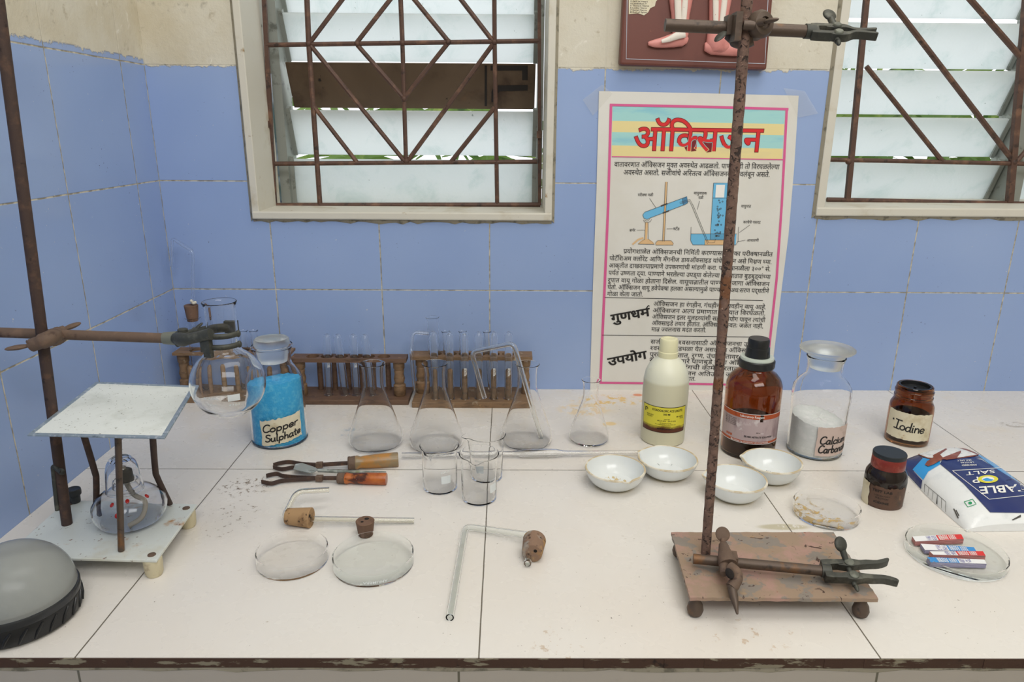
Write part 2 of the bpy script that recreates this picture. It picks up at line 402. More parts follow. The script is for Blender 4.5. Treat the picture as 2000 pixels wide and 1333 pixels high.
def tape_mat():
    t = NT('clear_tape'); t.set(lin('#E6E4DA'), .2); tr = t.n('ShaderNodeBsdfTransparent'); mx = t.n('ShaderNodeMixShader'); mx.inputs[0].default_value = .16
    t.link(tr.outputs[0], mx.inputs[1]); t.link(t.b.outputs[0], mx.inputs[2]); t.link(mx.outputs[0], t.t.nodes['Material Output'].inputs[0]); return t.m
M['tape'] = tape_mat()

# glyph meshes come from Blender's own built-in font
_tc = {}
def text_mesh(s, bold=0.0, res=3):
    k = (s, bold, res)
    if k in _tc: return _tc[k]
    c = bpy.data.curves.new('t', 'FONT'); c.body = s; c.resolution_u = res; c.offset = bold
    o = bpy.data.objects.new('t', c); S.collection.objects.link(o); bpy.context.view_layer.update()
    me = bpy.data.meshes.new_from_object(o.evaluated_get(bpy.context.evaluated_depsgraph_get()))
    r = ([(v.co.x, v.co.y) for v in me.vertices], [tuple(p.vertices) for p in me.polygons])
    bpy.data.objects.remove(o); bpy.data.curves.remove(c); bpy.data.meshes.remove(me)
    _tc[k] = r; return r
_adv = {}
def advance(ch):
    if ch not in _adv:
        a = max(x for x, y in text_mesh('||')[0]); b = max(x for x, y in text_mesh('|' + ch + '|')[0]); _adv[ch] = b - a
    return _adv[ch]
HAL = '\u094d'
def is_con(c): return '\u0915' <= c <= '\u0939'
STEM = set('खगघचजझञणतथधनपबभमयलवशषस')
def clip_x(g, xm):
    bm = bmesh.new(); vs = [bm.verts.new((x, y, 0)) for x, y in g[0]]
    for f in g[1]:
        try: bm.faces.new([vs[i] for i in f])
        except ValueError: pass
    bmesh.ops.bisect_plane(bm, geom=bm.verts[:] + bm.edges[:] + bm.faces[:], plane_co=(xm, 0, 0), plane_no=(1, 0, 0), clear_outer=True)
    bm.verts.index_update()
    r = ([(v.co.x, v.co.y) for v in bm.verts], [tuple(v.index for v in f.verts) for f in bm.faces]); bm.free(); return r
_half = {}
def deva(s, bold=0.0):
    """lay out Devanagari: reordered i-sign, half letters, reph and ra-strokes"""
    out = ([], []); x = 0.0; lay = [0]
    def put(g, dx, dy=0.0):
        o = len(out[0]); lay[0] += 1; out[0].extend((a + dx, b + dy, lay[0] % 5) for a, b in g[0]); out[1].extend(tuple(i + o for i in f) for f in g[1])
    def quad(pts): put((pts, [tuple(range(len(pts)))]), 0)
    i = 0
    while i < len(s):
        c = s[i]
        if not is_con(c):
            if c != ' ': put(text_mesh(c, bold), x)
            x += advance(c) if c != ' ' else 0.28
            i += 1; continue
        cons = [c]; i += 1
        while i + 1 < len(s) and s[i] == HAL and is_con(s[i + 1]): cons.append(s[i + 1]); i += 2
        signs = ''
        while i < len(s) and ('\u093a' <= s[i] <= '\u094d' or s[i] in '\u0901\u0902\u0903'): signs += s[i]; i += 1
        reph = len(cons) > 1 and cons[0] == 'र'
        if reph: cons = cons[1:]
        if '\u093f' in signs: put(text_mesh('\u093f', bold), x); x += advance('\u093e'); signs = signs.replace('\u093f', '')
        k = 0
        while k < len(cons):
            q = cons[k]; nxt = cons[k + 1] if k + 1 < len(cons) else None
            if nxt == 'र':
                put(text_mesh(q, bold), x); a = advance(q)
                if q in STEM: quad([(x + a - 0.17, 0.16), (x + a - 0.17, 0.24), (x + a - 0.45, 0.02), (x + a - 0.40, -0.04)])
                else: quad([(x + a * .5, -0.1), (x + a * .5 + .04, -0.04), (x + a * .5 - 0.2, -0.2), (x + a * .5 - .16, -0.24)])
                x += a; k += 2; continue
            if nxt and (q in STEM or q in 'कफ'):
                cut = advance(q) - (0.17 if q in STEM else 0.13)
                if (q, bold) not in _half: _half[(q, bold)] = clip_x(text_mesh(q, bold), cut)
                put(_half[(q, bold)], x); x += cut + (0.0 if q in STEM else -0.02)
            elif nxt:
                put(text_mesh(q, bold), x); x += advance(q); put(text_mesh(HAL, bold), x)
            else:
                put(text_mesh(q, bold), x); x += advance(q)
            k += 1
        for g in signs:
            put(text_mesh(g, bold), x)
            if g in '\u093e\u0940\u0949\u094b\u094c\u0903': x += advance(g)
        if reph:
            quad([(x - 0.17, 0.62), (x - 0.10, 0.66), (x - 0.02, 0.80), (x - 0.07, 0.84), (x - 0.16, 0.72), (x - 0.22, 0.64)])
            quad([(x - 0.07, 0.84), (x - 0.02, 0.80), (x + 0.05, 0.76), (x + 0.07, 0.80), (x + 0.0, 0.88)])
    return out[0], out[1], x

def place_text(mb, g, f):
    """add glyph outlines to mb with every (x, y) sent through f"""
    return mb.add([f(*p) for p in g[0]], g[1])
def wall_line(mb, s, a, b, hpx, y=-0.0035, bold=0.0, deva_=True, latin_h=0.69):
    """print a line of text whose head line runs from pixel a to pixel b on the wall plane y"""
    A, B = aty(a[0], a[1], y), aty(b[0], b[1], y); d = B - A; L = d.length; d.normalize()
    n = V((0, -1, 0)).cross(d) * -1
    if n.z < 0: n = -n
    if deva_: gv, gf, w = deva(s, bold); top = 0.622
    else:
        gv, gf = text_mesh(s, bold); w = max(x for x, q in gv); top = latin_h
    kx = L / w; ky = hpx / scl(A) / top
    return place_text(mb, (gv, gf), lambda x, q, k=0: A + d * (x * kx) + n * ((q - top) * ky) - V((0, k * 1.5e-5, 0)))
def wrap_text(mb, s, c, rfun, a0, z0, size, width=None, tilt=0.0, bold=0.0, off=0.0006, align='C'):
    """wrap a line of text round a bottle: angle a0, height z0 of the baseline above c"""
    gv, gf = text_mesh(s, bold); x0 = min(x for x, y in gv); x1 = max(x for x, y in gv)
    k = (width / (x1 - x0)) if width else size
    mid = (x0 + x1) / 2 if align == 'C' else x0
    ct, st = math.cos(tilt), math.sin(tilt)
    def f(x, y):
        u, v = (x - mid) * k, y * size
        u, v = u * ct - v * st, u * st + v * ct
        r = rfun(z0 + v) + off; a = a0 + u / r
        return V((c.x + r * math.cos(a), c.y + r * math.sin(a), c.z + z0 + v))
    return place_text(mb, (gv, gf), f)
def wrap_patch(mb, c, rfun, a0, w, z0, z1, off=0.0003, tilt=0.0, n=28, nz=6, ragged=0.0, skip=None):
    """a label: arc width w centred on angle a0, heights z0..z1 above c"""
    vs = []; fs = []
    for j in range(nz + 1):
        for i in range(n + 1):
            u = (i / n - 0.5) * w; z = z0 + (z1 - z0) * j / nz + tilt * u
            if ragged and j in (0, nz): z += random.uniform(-ragged, ragged)
            if ragged and i in (0, n): u += random.uniform(-ragged, ragged)
            r = rfun(z) + off; a = a0 + u / r
            vs.append(V((c.x + r * math.cos(a), c.y + r * math.sin(a), c.z + z)))
    for j in range(nz):
        for i in range(n):
            if skip and skip(i / n, j / nz): continue
            fs.append((j * (n + 1) + i, j * (n + 1) + i + 1, (j + 1) * (n + 1) + i + 1, (j + 1) * (n + 1) + i))
    return mb.add(vs, fs)

HAND = {
 'C': (.66, [[(.62, .85), (.5, .98), (.28, .96), (.1, .72), (.05, .38), (.15, .08), (.38, 0), (.62, .14)]]),
 'o': (.52, [[(.25, .5), (.08, .38), (.05, .15), (.2, 0), (.4, .08), (.45, .3), (.35, .47), (.22, .5)]]),
 'p': (.54, [[(.08, .5), (.08, .1), (.06, -.4)], [(.08, .38), (.25, .52), (.43, .4), (.42, .12), (.25, 0), (.09, .1)]]),
 'e': (.5, [[(.06, .24), (.4, .28), (.4, .42), (.25, .52), (.08, .4), (.05, .18), (.18, 0), (.44, .1)]]),
 'r': (.42, [[(.08, .5), (.08, 0)], [(.08, .3), (.2, .47), (.38, .48)]]),
 'S': (.6, [[(.52, .88), (.35, 1), (.12, .92), (.1, .7), (.3, .55), (.5, .38), (.46, .1), (.22, 0), (.03, .12)]]),
 'u': (.54, [[(.06, .5), (.06, .12), (.2, 0), (.36, .1), (.4, .5)], [(.4, .5), (.42, .08), (.5, 0)]]),
 'l': (.26, [[(.1, 1), (.1, .1), (.2, 0)]]),
 'h': (.52, [[(.08, 1), (.08, 0)], [(.08, .3), (.22, .5), (.38, .42), (.42, 0)]]),
 'a': (.56, [[(.42, .45), (.22, .52), (.06, .32), (.1, .04), (.25, 0), (.41, .22)], [(.43, .5), (.43, .08), (.52, 0)]]),
 't': (.38, [[(.15, .85), (.15, .1), (.3, 0)], [(0, .55), (.32, .58)]]),
 'i': (.24, [[(.08, .5), (.08, .05), (.14, 0)], [(.09, .68), (.11, .74)]]),
 'b': (.52, [[(.08, 1), (.08, 0)], [(.08, .35), (.25, .5), (.43, .35), (.4, .1), (.22, 0), (.08, .08)]]),
 'n': (.5, [[(.06, .5), (.06, 0)], [(.06, .32), (.22, .5), (.38, .4), (.42, 0)]]),
 'm': (.7, [[(.06, .5), (.06, 0)], [(.06, .34), (.2, .5), (.32, .4), (.33, 0)], [(.33, .34), (.46, .5), (.58, .4), (.6, 0)]]),
 'd': (.54, [[(.4, .42), (.2, .5), (.05, .3), (.08, .05), (.25, 0), (.4, .2)], [(.44, 1), (.42, .1), (.5, 0)]]),
 'I': (.5, [[(.25, 1), (.22, 0)], [(0, 1), (.58, 1)], [(-.05, 0), (.5, 0)]]),
 'c': (.48, [[(.42, .42), (.25, .52), (.08, .38), (.06, .12), (.22, 0), (.44, .08)]]),
}
def hand_write(mb, s, c, rfun, a0, z0, size, width, lw, tilt=0.0, off=0.0007, slant=0.08):
    tot = sum(HAND[q][0] for q in s); k = width / tot; x = -width / 2
    def f(u, v):
        r = rfun(z0 + v) + off; a = a0 + u / r
        return V((c.x + r * math.cos(a), c.y + r * math.sin(a), c.z + z0 + v + tilt * u))
    for ch in s:
        wch, strokes = HAND[ch]
        for st in strokes:
            pts = [(p.x, p.y) for p in catmull([V((a, b, 0)) for a, b in st], 5)]
            P = [V((x + (a + slant * b) * k, b * size)) for a, b in pts]
            vs = []
            for i, p in enumerate(P):
                t = (P[min(i + 1, len(P) - 1)] - P[max(i - 1, 0)]); t = t.normalized() if t.length > 1e-9 else V((1, 0))
                n = V((-t.y, t.x)) * lw / 2
                if i == 0: p = p - t * lw * .3
                if i == len(P) - 1: p = p + t * lw * .3
                vs += [f(*(p + n)), f(*(p - n))]
            mb.add(vs, [(2 * i, 2 * i + 1, 2 * i + 3, 2 * i + 2) for i in range(len(P) - 1)])
        x += wch * k
    return mb

# ================================================================ THE SETTING
YT = 0.24   # wall thickness
def structure(o): o['kind'] = 'structure'; return o
W1 = (-0.4875, 0.0640, 0.3335, 1.15); W2 = (0.5515, 1.42, 0.3455, 1.15)
b = MB()
b.span((-0.80, 0, -0.85), (W1[0], YT, 2.0)); b.span((W1[0], 0, -0.85), (W1[1], YT, W1[2])); b.span((W1[1], 0, -0.85), (W2[0], YT, 2.0))
b.span((W2[0], 0, -0.85), (W2[1], YT, W2[2])); b.span((W2[1], 0, -0.85), (1.75, YT, 2.0))
b.span((W1[0], 0, 1.15), (W1[1], YT, 2.0)); b.span((W2[0], 0, 1.15), (W2[1], YT, 2.0))
tagit(raw('wall_back', b, M['wall_b'], (0, 0, 0), False), 'back wall of blue tiles under rough cream plaster', 'wall', None, 'structure')
b = MB().span((-0.80, -2.6, -0.85), (-0.6526, 0, 2.0))
tagit(raw('wall_left', b, M['wall_l'], (0, 0, 0), False), 'side wall of blue tiles left of the counter', 'wall', None, 'structure')
b = MB().span((-0.80, -2.6, -0.90), (1.75, 0, -0.85))
tagit(raw('floor', b, plain('floor_tiles', '#A9A196', 0.4), (0, 0, 0), False), 'plain floor in front of the counter', 'floor', None, 'structure')

b = MB().span((-0.80, -2.6, 2.0), (1.75, YT, 2.08))
tagit(raw('ceiling', b, plain('ceiling_paint', '#E8E6E0', 0.8), (0, 0, 0), False), 'plain pale ceiling over the counter', 'ceiling', None, 'structure')
b = MB().span((1.75, -2.6, -0.85), (1.83, YT, 2.0)); room = plain('room_paint', '#D9D5C8', 0.8)
tagit(raw('wall_right', b, room, (0, 0, 0), False), 'plain side wall beyond the right end of the counter', 'wall', None, 'structure')
b = MB().span((-0.80, -2.68, -0.85), (1.83, -2.6, 2.0))
tagit(raw('wall_rear', b, room, (0, 0, 0), False), 'plain rear wall behind the viewer', 'wall', None, 'structure')
def louvre_mat():
    t = NT('frosted_louvre_glass')
    tr = t.n('ShaderNodeBsdfTranslucent'); df = t.n('ShaderNodeBsdfDiffuse'); gl = t.n('ShaderNodeBsdfGlossy')
    c = t.mix(t.smooth(t.noise(14, 5, 0.7, 0.5), 0.5, 0.72), lin('#F2F5F5'), lin('#E3EBEA'))
    c = t.mix(t.smooth(t.noise(60, 4, 0.7), 0.68, 0.74), c, lin('#A9B4AE'))
    t.link(c, tr.inputs[0]); t.link(c, df.inputs[0]); gl.inputs['Roughness'].default_value = 0.15
    m1 = t.n('ShaderNodeMixShader'); m1.inputs[0].default_value = 0.12; t.link(tr.outputs[0], m1.inputs[1]); t.link(df.outputs[0], m1.inputs[2])
    m2 = t.n('ShaderNodeMixShader'); m2.inputs[0].default_value = 0.05; t.link(m1.outputs[0], m2.inputs[1]); t.link(gl.outputs[0], m2.inputs[2])
    bp = t.n('ShaderNodeBump'); bp.inputs['Strength'].default_value = 0.35; bp.inputs['Distance'].default_value = 0.001
    t.link(t.noise(170, 3), bp.inputs['Height'])
    for q in (tr, df, gl): t.link(bp.outputs[0], q.inputs['Normal'])
    t.link(m2.outputs[0], t.t.nodes['Material Output'].inputs[0]); return t.m
M['louvre'] = louvre_mat()
def blade(x0, x1, zt, zb, yt=0.15, yb=0.19, th=0.005):
    a = V((0, yb - yt, zb - zt)); n = V((0, -a.z, a.y)).normalized() * th
    if n.y < 0: n = -n
    vs = []
    for x in (x0, x1):
        p, q = V((x, yt, zt)), V((x, yb, zb)); vs += [p, q, q + n, p + n]
    return MB().add(vs, [(0, 1, 2, 3), (7, 6, 5, 4), (0, 4, 5, 1), (1, 5, 6, 2), (2, 6, 7, 3), (3, 7, 4, 0)])
def window(name, W, sill, x_in, label, blades, holders, bars, posts, blocks):
    t = thing(name, ((W[0] + W[1]) / 2, 0.1, W[2]), label, 'window', None, 'structure')
    j = MB(); j.span((W[0], -0.006, W[2]), (x_in[0], 0.125, 1.15)); j.span((x_in[1], -0.006, W[2]), (W[1], 0.125, 1.15))
    part('jamb', j, M['trim'], t, False, bevel=0.0015)
    s = MB().span((W[0], -0.008, W[2]), (W[1], 0.20, sill)); part('sill', s, M['trim'], t, False, bevel=0.0025)
    s = MB()
    pts = [(W[0] + (W[1] - W[0]) * i / 40, random.uniform(0.5, 1.3)) for i in range(41)]
    for (xa, ka), (xb, kb) in zip(pts, pts[1:]):
        s.add([(xa, -0.005, W[2] + 0.001), (xb, -0.005, W[2] + 0.001), (xb, -0.0005, W[2] - 0.007 * kb), (xa, -0.0005, W[2] - 0.007 * ka)], [(0, 1, 2, 3)])
    for sx in (W[0], W[1]):
        dx = -0.005 if sx == W[0] else 0.005
        s.add([(sx, -0.005, W[2]), (sx + dx, -0.0005, W[2] - .005), (sx + dx, -0.0005, 1.15), (sx, -0.005, 1.15)], [(0, 1, 2, 3)])
    part('grout_bead', s, M['grout'], t, False)
    for hx in holders:
        h = MB().span((hx[0], 0.135, sill), (hx[1], 0.20, 1.15)); part('louvre_frame', h, M['alu'], t, False)
    for x0, x1, rows in blades:
        for zt, zb, yt, yb in rows:
            part('louvre_blade', blade(x0, x1, zt, zb, yt, yb), M['louvre'], t, False)
            for x, sg in ((x0, 1), (x1, -1)):
                part('blade_clip', blade(x - 0.004, x + 0.004, zt + .004, zb - .002, yt - .004, yb - .004, .013), M['alu'], t, False)
    g = MB()
    for p, q, w in bars: g.tube([aty(p[0], p[1], 0.1), aty(q[0], q[1], 0.1)], w, 8)
    for p, q, w in posts:
        A, B = aty(p[0], p[1], 0.1), aty(q[0], q[1], 0.1)
        g.tube([A, B], w * 1.25, 4)
    for p in blocks:
        g.ell(aty(p[0], p[1], 0.098), [(.0058, 0, 0), (0, .006, 0), (0, 0, .0058)], 10, 6) if p not in blocks[:2] or name == 'window_2' else g.box(aty(p[0], p[1], 0.096), (0.009, 0.012, 0.013))
    part('grille', g, M['iron'], t)
    return t
Y0, Y1_ = 0.15, 0.19
def zt(py): return aty(800, py, 0.15).z
def zb(py): return aty(800, py, 0.19).z
hi = [(0.79, 0.7095), (0.88, 0.80), (0.97, 0.89), (1.06, 0.98), (1.14, 1.07)]
rows1 = [(zt(28), zb(121), .15, .19), (zt(218), zb(303), .15, .185), (zt(312), 0.3483, .15, .152)] + [(a, c, .15, .19) for a, c in hi]
bars1 = [((520, 88), (1052, 80), .0042), ((537, 320), (1050, 316), .0042), ((537, 401), (1055, 400), .0045),
    ((597, -60), (603, 85), .0052), ((603, 85), (625, 400), .005), ((780, -60), (786, 85), .0045), ((786, 85), (793, 317), .0042), ((965, -60), (966, 82), .0042), ((966, 82), (971, 400), .0042)]
for p, q in [((668, 0), (605, 84)), ((713, -60), (605, 84)), ((808, -60), (697, 83)), ((761, -60), (876, 81)), ((855, -60), (963, 81)), ((606, 88), (790, 315)),
             ((698, 88), (789, 192)), ((876, 83), (789, 192)), ((963, 86), (796, 315)), ((612, 207), (697, 317)), ((966, 210), (881, 316))]:
    if p != (668, 0): bars1.append((p, q, .0044))
posts1 = [((513, -60), (537, 401), .0042), ((1053, -60), (1054, 401), .0036)]
window('window_1', W1, 0.3477, (-0.4743, 0.0508), 'louvred window with a rusty diamond grille above the flasks',
       [(-0.452, 0.036, rows1)], [(-0.4742, -0.456), (0.040, 0.0507)], bars1, posts1,
       [(523, 243), (1053, 263), (603, 85), (786, 84), (966, 82), (698, 85), (876, 82), (789, 193), (794, 315)])
rows2 = [(zt(38), zb(127), .15, .19), (zt(132), zb(217), .15, .19), (zt(225), zb(299), .15, .19), (zt(313), zb(386), .15, .187)] + [(a, c, .15, .19) for a, c in hi]
bars2 = [((1618, 312), (2000, 320), .0042), ((2000, 320), (2330, 327), .0042), ((1615, 390), (1990, 398), .0045), ((1990, 398), (2330, 405), .0045),
    ((1699, -51), (1980, 316), .0052), ((1692, 130), (1841, 316), .0046), ((1825, -81), (2080, 210), .0056), ((1630, -84), (2330, -76), .0042), ((2080, 210), (1985, 316), .0046)]
posts2 = [((1700, -84), (1655, 390), .0052), ((2012, -80), (1971, 396), .0062), ((2310, -76), (2290, 403), .005)]
window('window_2', W2, 0.361, (0.5665, 1.405), 'louvred window with rusty slanted grille bars above the iodine jar',
       [(0.5725, 0.985, rows2), (1.03, 1.385, rows2)], [(0.567, 0.5705), (0.992, 1.024), (1.39, 1.404)], bars2, posts2, [(1980, 317), (1657, 316)])

# brown board standing in place of a missing louvre blade
bd = thing('wooden_board', (-0.2, 0.16, 0.53), 'dark brown printed board replacing one louvre blade of the left window', 'board')
part('panel', blade(-0.448, 0.0355, zt(125), zb(212), 0.143, 0.183, 0.004), M['cardboard'], bd, False)
def on_board(px, py):
    # plane of the board, a hair in front of it
    zt_, zb_ = zt(125), zb(212); A = V((0, 0.1424, zt_)); d = V((0, 0.04, zb_ - zt_)); n = V((0, -d.z, d.y)).normalized()
    if n.y > 0: n = -n
    r = ray(px, py); A = A + n * 0.0002
    return CAM + r * ((A - CAM).dot(n) / r.dot(n))
def zq(x, y): return (440 + x * .33, y * .33)
ink = MB()
for poly in [[(1535, 388), (1549, 388), (1549, 628), (1535, 628)], [(1570, 388), (1790, 388), (1790, 418), (1570, 418)], [(1757, 418), (1790, 418), (1790, 475), (1757, 475)],
             [(1610, 506), (1790, 503), (1790, 536), (1625, 540), (1608, 560), (1605, 600), (1575, 606), (1575, 545), (1588, 518)]]:
    ink.poly([on_board(*zq(x, y)) for x, y in poly])
part('lettering', ink, M['board_ink'], bd, False)

# greenery outdoors, seen only through the gaps of the louvres
leafm = plain('green_palm_leaf', '#6F8F3A', 0.5, layers=[('#B8C46A', 8, 0.5, 0.7), ('#3E5A24', 12, 0.55, 0.7)])
def fronds(cx, cy_, cz, n, spread, label):
    b = MB()
    for i in range(n):
        a = random.uniform(0.15, PI - 0.15); L = random.uniform(.25, .5) * spread; o = V((cx + random.uniform(-.35, .35) * spread, cy_ + random.uniform(-.15, .15), cz + random.uniform(-.25, .2)))
        d = V((math.cos(a), random.uniform(-.2, .2), math.sin(a) * .6)); w = V((-d.z, 0.3, d.x)).normalized() * random.uniform(.006, .014)
        vs = []
        for k in range(6):
            t = k / 5; p = o + d * L * t + V((0, 0, -.18 * L * t * t * 2)); ww = w * math.sin(PI * min(.08 + t * .92, .999))
            vs += [p + ww, p - ww]
        b.add(vs, [(2 * k, 2 * k + 1, 2 * k + 3, 2 * k + 2) for k in range(5)])
    st = V((cx, cy_, -0.85)); b.tube([st, (cx, cy_, cz)], .03, 8)
    return whole('palm_plant', b, leafm, (cx, cy_, -0.85), label, 'plant', None, False)
fronds(-0.35, 0.75, 0.34, 220, 1.0, 'green palm leaves glimpsed through gaps of the left window')
fronds(1.15, 0.75, 0.42, 340, 1.3, 'green palm leaves glimpsed through gaps of the right window')

# ---------------------------------------------------------------- the tiled counter
ct = thing('counter', (0, 0, -0.85), 'long counter topped with cream tiles under the windows', 'counter')
part('worktop', MB().span((-0.6524, -0.7538, -0.011), (1.72, -0.0002, 0)), M['counter'], ct, False)
e = MB(); N = 120
for i in range(N):
    xa, xb = -0.6524 + 2.37 * i / N, -0.6524 + 2.37 * (i + 1) / N
    e.span((xa, -0.7542 - random.uniform(0, .0006), -0.0115), (xb, -0.7505, -0.0008))
part('raw_edge', e, M['counter_edge'], ct, False)
g = MB(); pts = [(-0.6524 + 2.37 * i / 90, random.uniform(.3, 1)) for i in range(91)]
for (xa, ka), (xb, kb) in zip(pts, pts[1:]): g.add([(xa, -.7536, -.0115), (xb, -.7536, -.0115), (xb, -.7541, -.0115 - .006 * kb), (xa, -.7541, -.0115 - .006 * ka), (xa, -.75, -.02), (xb, -.75, -.02)], [(0, 1, 2, 3), (3, 2, 5, 4)])
part('grout_line', g, M['grout'], ct, False)
fm = NT('counter_front'); o_ = fm.xyz(); gf_ = fm.smooth(grid_lines(fm, o_[0], [-0.4386, -0.0447 - .02, 0.3508, 0.745, 1.13]), 0.0008, 0.0016, 1.0, 0.0)
fc = fm.mix(fm.smooth(fm.noise(14, 5, .7), .58, .75), lin('#B9B1A6'), lin('#A3988A')); fm.set(fm.mix(gf_, fc, lin('#6E6A5C')), 0.35)
part('front', MB().span((-0.6524, -0.7535, -0.85), (1.72, -0.70, -0.0117)), fm.m, ct, False)

# ---------------------------------------------------------------- the poster
po = thing('wall_poster', (0.325, -0.001, 0.003), 'cream paper wall poster with red Devanagari heading and apparatus drawing', 'poster')
YS, YP = -0.0022, -0.0027
def ppoly(mb, pts, y=YP): return mb.poly([aty(x, yy, y) for x, yy in pts])
_pl = [0]
def pline(mb, pts, w, y=YP - .0002):
    _pl[0] = (_pl[0] + 1) % 12; y -= _pl[0] * 8e-6
    P = [V((x, yy)) for x, yy in pts]; vs = []
    for i, p in enumerate(P):
        t = (P[min(i + 1, len(P) - 1)] - P[max(i - 1, 0)]).normalized(); n = V((-t.y, t.x)) * w / 2
        vs += [aty(*(p + n), y), aty(*(p - n), y)]
    return mb.add(vs, [(2 * i, 2 * i + 1, 2 * i + 3, 2 * i + 2) for i in range(len(P) - 1)])
outl = [(1170, 178), (1365, 182), (1560, 187), (1551, 330), (1540, 460), (1526, 571), (1513, 680), (1503, 762), (1330, 763), (1152, 764), (1158, 560), (1165, 370)]
sh = MB(); n = len(outl)
sh.add([aty(x, y, -0.0009) for x, y in outl] + [aty(x, y, YS) for x, y in outl], [tuple(range(n)), tuple(range(2 * n - 1, n - 1, -1))] + [(i, n + i, n + (i + 1) % n, (i + 1) % n) for i in range(n)])
part('sheet', sh, M['poster'], po, False)
cyan = plain('pale_cyan_print', '#A6D9D8', 0.5, layers=[('#8FCBD8', 9, .5, .7, (1, 1, 6))]); yel = plain('pale_yellow_print', '#EBDA9C', 0.5, layers=[('#E2D2A0', 9, .5, .7, (1, 1, 6))])
for (ya, yb), m in zip([(208, 236), (236, 258), (258, 284), (284, 305)], [cyan, yel, cyan, yel]):
    xl = lambda y: 1196.5 - (y - 208) * .02; xr = lambda y: 1533.5 - (y - 208) * .06
    part('colour_band', ppoly(MB(), [(xl(ya), ya), (xr(ya), ya + 6.5), (xr(yb), yb + 6.5), (xl(yb), yb)], -0.0025), m, po, False)
bd_ = MB()
pline(bd_, [(1191.5, 205), (1365, 208.5), (1540, 213.5)], 5); pline(bd_, [(1193.5, 203), (1188, 400), (1181, 560), (1172.5, 749)], 5)
pline(bd_, [(1537, 211), (1527, 400), (1517, 545), (1505, 655), (1494, 753)], 4.6); pline(bd_, [(1170, 748), (1330, 750), (1496, 753)], 4); pline(bd_, [(1195, 306), (1530, 312)], 2)
part('border', bd_, M['pink_ink'], po, False)
rl = MB(); pline(rl, [(1181, 581.5), (1490, 587.5)], 1.1); pline(rl, [(1176, 655), (1490, 659)], 1.1)
part('rule', rl, M['black_ink'], po, False)
def Z5(x, y): return (1140 + x * .2476, 160 + y * .2476)
def Z6(x, y): return (1140 + x * .2476, 460 + y * .2476)
ti = MB(); wall_line(ti, 'ऑक्सिजन', Z5(400, 362), Z5(1415, 376), 42, YP - .0001, bold=0.024); part('title_outline', ti, M['maroon_ink'], po, False)
ti = MB(); wall_line(ti, 'ऑक्सिजन', Z5(400, 362), Z5(1415, 376), 42, YP - .0003, bold=0.006); part('title', ti, M['red_ink'], po, False)
tx = MB()
L5 = [('वातावरणात ऑक्सिजन मुक्त अवस्थेत आढळतो. पाण्यातही तो विरघळलेल्या', (243, 633), (1547, 655), 8.6), ('अवस्थेत असतो. सजीवांचे अस्तित्व ऑक्सिजनवर अवलंबून असते.', (315, 697), (1472, 715), 8.6)]
L6 = [('प्रयोगशाळेत ऑक्सिजनची निर्मिती करण्यासाठी एका परीक्षानळीत', (315, 110), (1493, 135)), ('पोटॅशिअम क्लोरेट आणि मँगनीज डायऑक्साइड यांचे समान असे मिश्रण घ्या.', (205, 165), (1487, 195)),
      ('आकृतीत दाखवल्याप्रमाणे उपकरणांची मांडणी करा. परीक्षानळीला ३००° से.', (200, 222), (1477, 252)), ('पर्यंत उष्णता द्या. पाण्याने भरलेल्या उपड्या केलेल्या वायुपात्रात बुडबुड्यांच्या', (197, 280), (1477, 312)),
      ('रूपात वायू गोळा होताना दिसेल. वायूपात्रातील पाण्याची जागा ऑक्सिजन', (192, 338), (1468, 370)), ('घेतो. ऑक्सिजन वायू हवेपेक्षा हलका असल्यामुळे पाण्याच्या अधःसरण पद्धतीने', (190, 393), (1463, 425)), ('गोळा केला जातो.', (187, 447), (470, 452)),
      ('ऑक्सिजन हा रंगहीन, गंधहीन व चवहीन वायू आहे.', (552, 525), (1443, 553)), ('ऑक्सिजन अल्प प्रमाणात पाण्यात विरघळतो.', (547, 577), (1437, 602)), ('ऑक्सिजन इतर मूलद्रव्यांशी सहज संयोग पावून त्यांची', (542, 627), (1435, 655)),
      ('ऑक्साइडे तयार होतात. ऑक्सिजन स्वतः जळत नाही,', (540, 677), (1420, 703)), ('मात्र ज्वलनास मदत करतो.', (535, 727), (970, 735)),
      ('सजीवांच्या श्वसनासाठी ऑक्सिजनचा उपयोग', (530, 825), (1400, 848)), ('श्वसनास अडथळा येत असल्यास ऑक्सिजनचा', (525, 875), (1395, 898)), ('पुरवठा करतात. रुग्ण, उंच पर्वतावर चढणारे', (522, 925), (1390, 950)),
      ('समुद्रात जाणारे पाणबुडे यांना ऑक्सिजन', (520, 972), (1380, 996)), ('लागतो. वेल्डिंगची कामे करताना तसेच', (518, 1020), (1375, 1043)), ('किंवा ऑक्सिजन अतिउच्च ज्योतीसाठी', (516, 1068), (1370, 1090)), ('वापरतात.', (720, 1116), (885, 1119))]
for s_, a, c, h in L5: wall_line(tx, s_, Z5(*a), Z5(*c), h, YP - .0002, .002)
for s_, a, c in L6: wall_line(tx, s_, Z6(*a), Z6(*c), 7.9, YP - .0002, .002)
for s_, a, c in [('परीक्षा नळी', (428, 883), (549, 883)), ('वायुवाहक', (870, 868), (973, 870)), ('नळी', (905, 905), (945, 905)), ('बर्नर', (362, 1162), (408, 1162)), ('स्टँड', (708, 1150), (757, 1152)), ('वायुपात्र', (1243, 972), (1321, 972)), ('काचेचे पसरट', (1260, 1098), (1397, 1100)), ('आधारणी', (1288, 1242), (1382, 1242))]:
    wall_line(tx, s_, Z5(*a), Z5(*c), 4.8, YP - .0002, .004)
part('body_text', tx, M['black_ink'], po, False)
part('side_heading', wall_line(MB(), 'गुणधर्म', Z6(213, 630), Z6(515, 575), 15, YP - .0002, .03), M['black_ink'], po, False)
